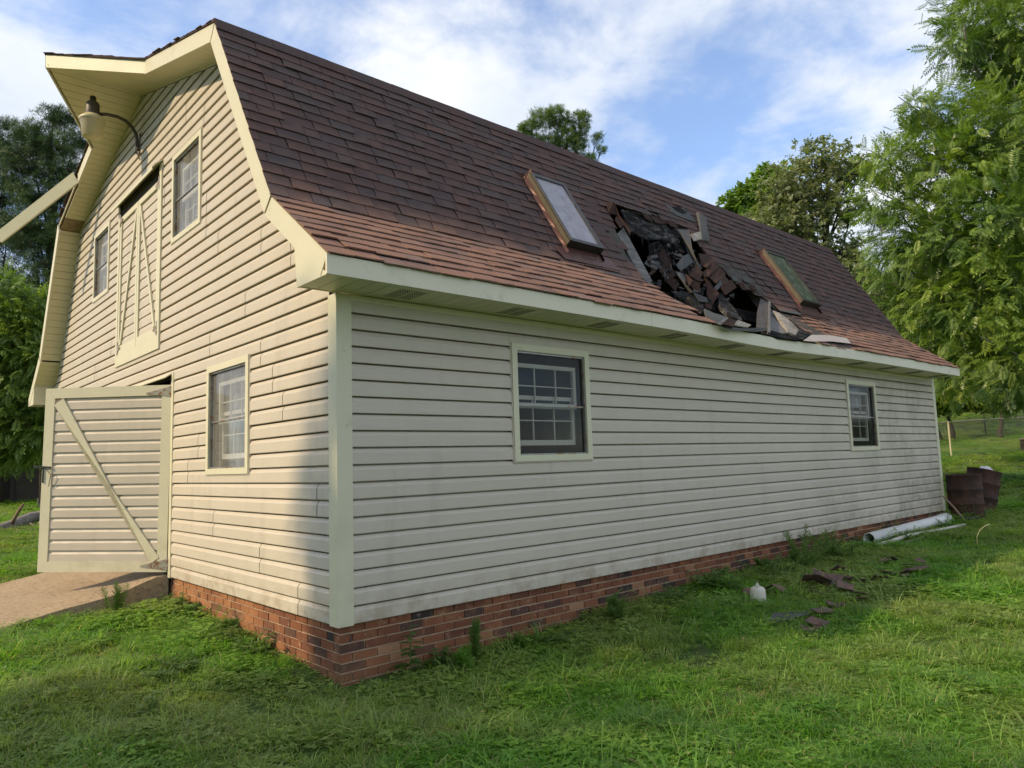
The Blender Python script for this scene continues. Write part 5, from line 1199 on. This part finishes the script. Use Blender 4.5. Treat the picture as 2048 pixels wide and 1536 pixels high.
for y in (-.52, .52): M().lathe([(.001, -.05), (.2, -.05), (.2, .05), (.001, .05)], 14, Matrix.Translation((0, y, .2)) @ Matrix.Rotation(PI/2, 4, 'X')).build('trailer_wheel', MAT['blackm'], wb)
hc = PD(1885, 826, 52); hs_ = empty('far_shed', (hc[0], hc[1], g1(hc[0], hc[1]))); tag(hs_, 'long low dark shed half hidden by the young trees beyond the field', 'shed'); hs_.rotation_euler.z = -1.0
M().box((-5, -2, -.5), (3, 2, 2.3)).build('shed_wall', MAT['shedw'], hs_); M().slab([(-5.4, -2.4, 2.3), (3.4, -2.4, 2.3), (3.4, 0, 3.0), (-5.4, 0, 3.0)], (0, 0, 1), .1).build('shed_roof', MAT['felt'], hs_); M().slab([(-5.4, 0, 3.0), (3.4, 0, 3.0), (3.4, 2.4, 2.3), (-5.4, 2.4, 2.3)], (0, 0, 1), .1).build('shed_roof', MAT['felt'], hs_)
# ------------------------------------------------------------------ weeds that stand out
def weed(name, kind, x, y, h, label, cat='weed', seed=0, mat='weed', group=None, spread=.1, stems=3):
    r_ = random.Random(seed); w = empty(name, onground(x, y, -.01)); tag(w, label, cat, group); sm = M(); lm = M()
    for k in range(stems):
        bx, by = r_.gauss(0, spread*.4), r_.gauss(0, spread*.4); tx, ty = bx+r_.gauss(0, spread), by+r_.gauss(0, spread); hh = h*r_.uniform(.6, 1)
        pth = [Vector((bx+(tx-bx)*t_, by+(ty-by)*t_, hh*t_)) for t_ in (0, .25, .5, .75, 1)]; sm.tube(pth, [.005, .0045, .004, .003, .0015], 5)
        nl = {'feather': 46, 'broad': 9, 'spike': 22}[kind]
        for i in range(nl):
            t_ = .12+.88*i/nl; j = min(3, int(t_*4)); p = pth[j].lerp(pth[j+1], t_*4-j); a = i*2.4+r_.uniform(-.3, .3)
            if kind == 'feather':
                l = .09*(1-.55*t_)+.02
                for e in range(4):
                    a2 = a+r_.uniform(-.6, .6); lm.tint = r_.random(); q_ = leafquad(p, (math.cos(a2), math.sin(a2), r_.uniform(.2, 1.4)), (0, 0, 1) if e % 2 else (1, .3, .2), l*r_.uniform(.6, 1.1), .005); lm.add(q_, [(0, 1, 2, 3)])
            elif kind == 'broad':
                lm.tint = r_.random(); l = .085*(1.15-.6*t_)*(h/.3)**.5; dv_ = np.array([math.cos(a), math.sin(a), .1]); q0 = np.array(p)+dv_*.03; s_ = np.array([-dv_[1], dv_[0], 0]); dn = np.array([0, 0, -.35])
                lm.add([p, q0+s_*l*.32, q0+dv_*l*.5+s_*l*.36+dn*l*.2, q0+dv_*l+dn*l*.6, q0+dv_*l*.5-s_*l*.36+dn*l*.2, q0-s_*l*.32, q0+dv_*l*.5+dn*l*.05], [(0, 1, 6), (1, 2, 6), (2, 3, 6), (3, 4, 6), (4, 5, 6), (5, 0, 6)])
            else:
                lm.tint = r_.random(); lm.add(leafquad(p, (math.cos(a), math.sin(a), .6), (0, 0, 1), .09*(1.1-.7*t_), .014), [(0, 1, 2, 3)])
    sm.build('stem', LF[mat], w); o = lm.build('leaves', LF[mat], w); tag(o, kind='stuff'); return w
weed('dog_fennel', 'feather', -.62, 3.48, .34, 'bright feathery weed growing beside the concrete ramp', seed=1, mat='fennel', stems=5, spread=.07)
weed('pokeweed', 'broad', -.18, 2.95, .30, 'broad leaved weed against the bricks near the ramp', seed=2, stems=1, spread=.04)
weed('pokeweed', 'broad', -.22, 1.52, .24, 'leafy weed halfway along the gable bricks', seed=3, stems=2, spread=.06)
weed('pokeweed', 'broad', -.2, .95, .22, 'leafy weed on the gable bricks nearest the corner', seed=4, stems=2, spread=.06)
weed('ground_ivy', 'broad', -.14, 3.62, .18, 'low leafy weed in the corner between ramp and bricks', seed=5, stems=4, spread=.09)
weed('ground_ivy', 'broad', -.75, 3.66, .13, 'low leafy weed under the ramp edge', seed=6, stems=5, spread=.16)
weed('bindweed', 'broad', .52, -.12, .42, 'round leaved vine climbing the bricks close to the barn corner', seed=7, stems=2, spread=.03)
weed('dog_fennel', 'feather', 1.05, -.22, .42, 'dark feathery weed at the bricks left of the window', seed=8, stems=4, spread=.04, mat='weed')
weed('dog_fennel', 'feather', .85, -.35, .22, 'low feathery tuft right of the barn corner', seed=9, stems=6, spread=.08, mat='fennel')
weed('dog_fennel', 'feather', 2.65, -.32, .24, 'feathery tuft at the foot of the bricks below the near window', seed=10, stems=7, spread=.09, mat='weed')
weed('dog_fennel', 'feather', 6.15, -.35, .50, 'tall feathery clump against the long wall before the pipes', seed=11, stems=10, spread=.22, mat='weed')
weed('dog_fennel', 'feather', 6.95, -.40, .30, 'bushy feathery clump just left of the thick white pipe', seed=12, stems=12, spread=.28, mat='weed')
weed('ragweed', 'broad', 3.5, -.35, .22, 'leafy weed clump at the bricks level with the jug', seed=31, stems=9, spread=.16)
weed('ragweed', 'broad', 4.3, -.42, .26, 'wider leafy weed clump at the bricks behind the fallen shingles', seed=32, stems=12, spread=.25)
weed('ragweed', 'spike', 5.3, -.45, .30, 'spiky low weeds at the bricks left of the tall feathery clump', seed=33, stems=12, spread=.25)
weed('ragweed', 'broad', 1.75, -.28, .16, 'small leafy weed at the bricks under the near window', seed=34, stems=5, spread=.10)
weed('goldenrod', 'spike', 9.6, -.10, .40, 'spiky weed rising between the white pipe and the wall', seed=13, stems=5, spread=.22)
weed('goldenrod', 'spike', 8.95, -.50, .20, 'leafy weed hiding the middle of the thin pipe', seed=14, stems=5, spread=.12)
weed('goldenrod', 'spike', 10.9, -.40, .26, 'spiky weed in front of the far end of the white pipe', seed=15, stems=5, spread=.2)
weed('goldenrod', 'broad', 12.15, -.55, .35, 'leafy weed at the foot of the upright drum', seed=16, stems=4, spread=.2)
weed('goldenrod', 'spike', 5.15, -.95, .20, 'leafy weed growing through the fallen shingles', seed=17, stems=7, spread=.25)
weed('pokeweed', 'broad', -1.15, .35, .16, 'broad leaved rosette in the near lawn left of the corner', seed=18, stems=3, spread=.06)
weed('white_clover_patch', 'spike', -.75, 1.05, .10, 'pale silvery low weed spreading on the lawn by the gable bricks', seed=19, stems=14, spread=.22, mat='weed')
fw_ = weed('flower_stalk', 'spike', 6.50, -2.17, .40, 'tall weed with one pale bent flower head in the shade edge', cat='flower', seed=20, stems=1, spread=.02)
o = M().tube([(0, 0, .36), (.01, 0, .45), (.03, -.03, .52), (.08, -.07, .56), (.12, -.10, .57)], [.004, .004, .005, .006, .014], 6).build('flower_head', LF['pale'], fw_, smooth=True)
wr = random.Random(77)
for k in range(26):
    if k % 3: wx, wy = wr.uniform(.15, 8.2), -wr.uniform(.06, .22)
    else: wx, wy = -wr.uniform(.06, .22), wr.uniform(.3, 3.4)
    weed('foundation_weed', wr.choice(['broad', 'spike', 'broad', 'feather']), wx, wy, wr.uniform(.09, .20), 'small wild weed sprouting against the brick foundation', seed=200+k, stems=wr.choice([2, 3, 4, 5]), spread=wr.uniform(.04, .12), group='small weeds along the brick foundation', mat=wr.choice(['weed', 'weed', 'fennel']))
# ------------------------------------------------------------------ lawn: instanced tufts
def tuft(kind, seed):
    r_ = random.Random(seed); mb = M()
    if kind == 'clover':
        for i in range(9):
            a = r_.uniform(0, 2*PI); rr = r_.uniform(.0, .07); p = np.array([rr*math.cos(a), rr*math.sin(a), r_.uniform(.02, .055)]); mb.tint = min(.9, max(0, r_.gauss(.5, .2)))
            for e in range(3):
                b = a+e*2.1; mb.add(leafquad(p, (math.cos(b), math.sin(b), .15), (0, 0, 1), .019, .016), [(0, 1, 2, 3)])
        return mb
    if kind == 'stem':
        for i in range(3):
            a = r_.uniform(0, 2*PI); h = r_.uniform(.07, .15); l_ = r_.uniform(.4, 1.3); w = .0018; d_ = np.array([math.cos(a), math.sin(a), 0]); s_ = np.array([-d_[1], d_[0], 0])*w
            b0 = np.array([r_.uniform(-.03, .03), r_.uniform(-.03, .03), 0]); p1 = b0+d_*h*l_*.3+np.array([0, 0, h*.6]); p2 = b0+d_*h*l_*.8+np.array([0, 0, h]); mb.tint = r_.choice([.5, .7, .93])
            mb.add([b0-s_, b0+s_, p1+s_, p1-s_, p2+s_*.6, p2-s_*.6], [(0, 1, 2, 3), (3, 2, 4, 5)])
            for e in range(4): mb.add(leafquad(p2-(p2-p1)*e*.12, (math.cos(e*2.2)*.6+d_[0], math.sin(e*2.2)*.6+d_[1], .7), (0, 0, 1), .02, .004), [(0, 1, 2, 3)])
        return mb
    if kind == 'flower':
        h = r_.uniform(.06, .09); mb.tint = .4; mb.add([(-.0012, 0, 0), (.0012, 0, 0), (.0012, 0, h), (-.0012, 0, h)], [(0, 1, 2, 3)]); mb.tint = 1
        for e in range(6): a = e*1.05; mb.add(leafquad((0, 0, h), (math.cos(a), math.sin(a), .6), (0, 0, 1), .009, .007), [(0, 1, 2, 3)])
        return mb
    if kind == 'rosette':
        for i in range(9):
            a = i*2.4+r_.uniform(-.2, .2); l_ = r_.uniform(.05, .085); mb.tint = min(1, max(0, r_.gauss(.5, .15))); d_ = np.array([math.cos(a), math.sin(a), r_.uniform(.15, .8)]); s_ = np.array([-math.sin(a), math.cos(a), 0]); n_ = np.array([0, 0, 1.])
            p0 = np.zeros(3); p1 = d_*l_*.45; p2 = d_*l_-n_*l_*.15
            mb.add([p0, p1+s_*.012+n_*.003, p2, p1-s_*.012+n_*.003, p1], [(0, 4, 1), (1, 4, 2), (2, 4, 3), (3, 4, 0)])
        return mb
    nb_, hh, lean = {'short': (28, .055, 1.35), 'mid': (26, .085, 1.35), 'long': (14, .13, 1.2), 'dry': (18, .045, 1.6), 'broadleaf': (8, .045, 1.2)}[kind]
    for i in range(nb_):
        a = r_.uniform(0, 2*PI); rr = r_.uniform(0, .055); h = hh*r_.uniform(.55, 1.25); w = .0040 if kind != 'broadleaf' else .013; w *= r_.uniform(.7, 1.2)
        base = np.array([rr*math.cos(a), rr*math.sin(a), -.01]); b = a+r_.uniform(-1.2, 1.2); ld = np.array([math.cos(b), math.sin(b), 0]); s_ = np.array([-math.sin(b), math.cos(b), 0]); ln = lean*r_.uniform(.3, 1.3)
        mb.tint = min(1, max(0, r_.gauss(.45, .22))); 
        if r_.random() < .05 or kind == 'dry' and r_.random() < .6: mb.tint = 1
        p1 = base+ld*h*ln*.25+np.array([0, 0, h*.6]); p2 = base+ld*h*ln*.9+np.array([0, 0, h*max(.45, 1.0-.28*ln)])
        mb.add([base-s_*w*.5, base+s_*w*.5, p1+s_*w*.5, p1-s_*w*.5, p2], [(0, 1, 2, 3), (3, 2, 4)])
    return mb
tcol = D.collections.new('grass_tufts')
kinds = ['short', 'short', 'mid', 'mid', 'long', 'clover', 'broadleaf', 'clover', 'stem', 'rosette', 'flower', 'dry']
for i, k in enumerate(kinds):
    o = D.objects.new('grass_tuft_%s' % chr(97+i), tuft(k, 100+i).mesh('grass_tuft', LF['grass'])); tcol.objects.link(o); o['kind'] = 'stuff'
def pts_ring(r0, r1, dens, a0=-8, a1=104):
    A = math.radians(a1-a0)/2*(r1*r1-r0*r0); n_ = int(A*dens); r_ = np.sqrt(RNG.random(n_)*(r1*r1-r0*r0)+r0*r0); a = np.radians(a0+RNG.random(n_)*(a1-a0))
    return np.stack([CAM[0]+r_*np.cos(a), CAM[1]+r_*np.sin(a)], 1)
def hfn(x, y, f, ph=0): return np.sin(x*f+ph)*np.sin(y*f*1.13+ph*2)+.6*np.sin((x*.7+y*.8)*f*2.1+ph)*np.sin((x*.6-y*.9)*f*1.7)
layers = [(1.2, 4.2, 900, 1.0, -25, 122), (4.2, 7.5, 560, 1.1, -15, 110), (7.5, 12, 280, 1.3, -8, 104), (12, 20, 120, 1.75, -8, 104), (20, 34, 36, 2.7, 0, 100), (34, 75, 8, 5.0, 4, 96)]
PS, SS, II, RR = [], [], [], []
for r0, r1, dn, sc_, a0, a1 in layers:
    p = pts_ring(r0, r1, dn, a0, a1); x, y = p[:, 0], p[:, 1]
    ok = ~((x > -.02) & (x < L+.02) & (y > -.02) & (y < WID+.02)) & ~((x > -2.1+.12*np.sin(y*5)) & (x < 0) & (y > 3.80) & (y < 6.85))
    # hidden behind the barn
    ang_ = np.degrees(np.arctan2(y-CAM[1], x-CAM[0])); ok &= ~((x > 0) & (y > 0) & (ang_ > 19.5) & (ang_ < 73))
    bare = hfn(x, y, 1.9, .5)+.5*hfn(x, y, 5.1, 1.5); ok &= ~((bare > .95) & (RNG.random(len(x)) < .7)); ok &= ~((np.abs(y+.1) < .13) & (x > -.1) & (x < L) & (RNG.random(len(x)) < .6)); ok &= ~((np.abs(x+.1) < .12) & (y > 0) & (y < 3.8) & (RNG.random(len(x)) < .6))
    p = p[ok]; x, y = p[:, 0], p[:, 1]; n_ = len(x); z = gz(x, y)
    clump = hfn(x, y, 1.1, 2.0); cl2 = hfn(x, y, 4.3, 1.0)
    near = np.minimum(np.abs(y+.15)+(x < 0)*9, np.abs(x+.12)+((y < 0) | (y > 3.8))*9)
    hs2 = sc_*(1+.22*clump+.18*cl2)*np.where(near < .35, 1.05, 1)*RNG.uniform(.75, 1.25, n_)
    pr = RNG.random(n_); idx = np.where(pr < .50, RNG.integers(0, 2, n_), np.where(pr < .80, RNG.integers(2, 4, n_), np.where(pr < .83, 4, np.where(pr < .94, np.where(RNG.random(n_) < .5, 5, 7), 6))))
    idx = np.where((clump > .75) & (RNG.random(n_) < .45), 5, idx)
    wn = (near < .5) & (RNG.random(n_) < .5); idx = np.where(wn, np.where(RNG.random(n_) < .5, 5, 6), idx); hs2 = np.where(near < .4, hs2*RNG.uniform(.9, 1.25, n_), hs2)
    q2 = RNG.random(n_); idx = np.where(q2 > .994, 10, idx); idx = np.where(q2 < .03, 8, np.where(q2 < .03+.07*(cl2 > .1)+.02, 9, idx))
    dry = hfn(x, y, 2.7, 4.0); idx = np.where((dry > .85) & (RNG.random(n_) < .3), 11, idx)
    PS.append(np.stack([x, y, z], 1)); SS.append(np.stack([hs2*RNG.uniform(1, 1.3, n_), hs2*RNG.uniform(1, 1.3, n_), hs2*np.where(RNG.random(n_) < .08, 1.5, 1.0)*.82/(sc_**.8)], 1)); II.append(idx)
    RR.append(np.stack([RNG.normal(0, .12, n_), RNG.normal(0, .12, n_), RNG.uniform(0, 6.28, n_)], 1))
PS, SS, II, RR = map(np.concatenate, (PS, SS, II, RR)); print('tufts', len(PS))
me = D.meshes.new('grass'); me.vertices.add(len(PS)); me.vertices.foreach_set('co', PS.astype(np.float32).ravel())
for nm, ty, ar in (('scl', 'FLOAT_VECTOR', SS), ('rot', 'FLOAT_VECTOR', RR)):
    a_ = me.attributes.new(nm, ty, 'POINT'); a_.data.foreach_set('vector', ar.astype(np.float32).ravel())
a_ = me.attributes.new('idx', 'INT', 'POINT'); a_.data.foreach_set('value', II.astype(np.int32))
me.materials.append(LF['grass'])
go = D.objects.new('grass', me); COL.objects.link(go); tag(go, 'short mixed lawn of grass, clover and weeds round the barn', kind='stuff')
ng = D.node_groups.new('grass_scatter', 'GeometryNodeTree'); ng.interface.new_socket('Geometry', in_out='INPUT', socket_type='NodeSocketGeometry'); ng.interface.new_socket('Geometry', in_out='OUTPUT', socket_type='NodeSocketGeometry')
gi = ng.nodes.new('NodeGroupInput'); gout = ng.nodes.new('NodeGroupOutput'); iop = ng.nodes.new('GeometryNodeInstanceOnPoints'); ci = ng.nodes.new('GeometryNodeCollectionInfo')
ci.inputs['Collection'].default_value = tcol; ci.inputs['Separate Children'].default_value = True; ci.inputs['Reset Children'].default_value = True
def na(nm, ty):
    n_ = ng.nodes.new('GeometryNodeInputNamedAttribute'); n_.data_type = ty; n_.inputs['Name'].default_value = nm; return n_.outputs[0]
ng.links.new(gi.outputs[0], iop.inputs['Points']); ng.links.new(ci.outputs[0], iop.inputs['Instance']); iop.inputs['Pick Instance'].default_value = True
ng.links.new(na('idx', 'INT'), iop.inputs['Instance Index']); ng.links.new(na('rot', 'FLOAT_VECTOR'), iop.inputs['Rotation']); ng.links.new(na('scl', 'FLOAT_VECTOR'), iop.inputs['Scale'])
ng.links.new(iop.outputs[0], gout.inputs[0])
md = go.modifiers.new('scatter', 'NODES'); md.node_group = ng
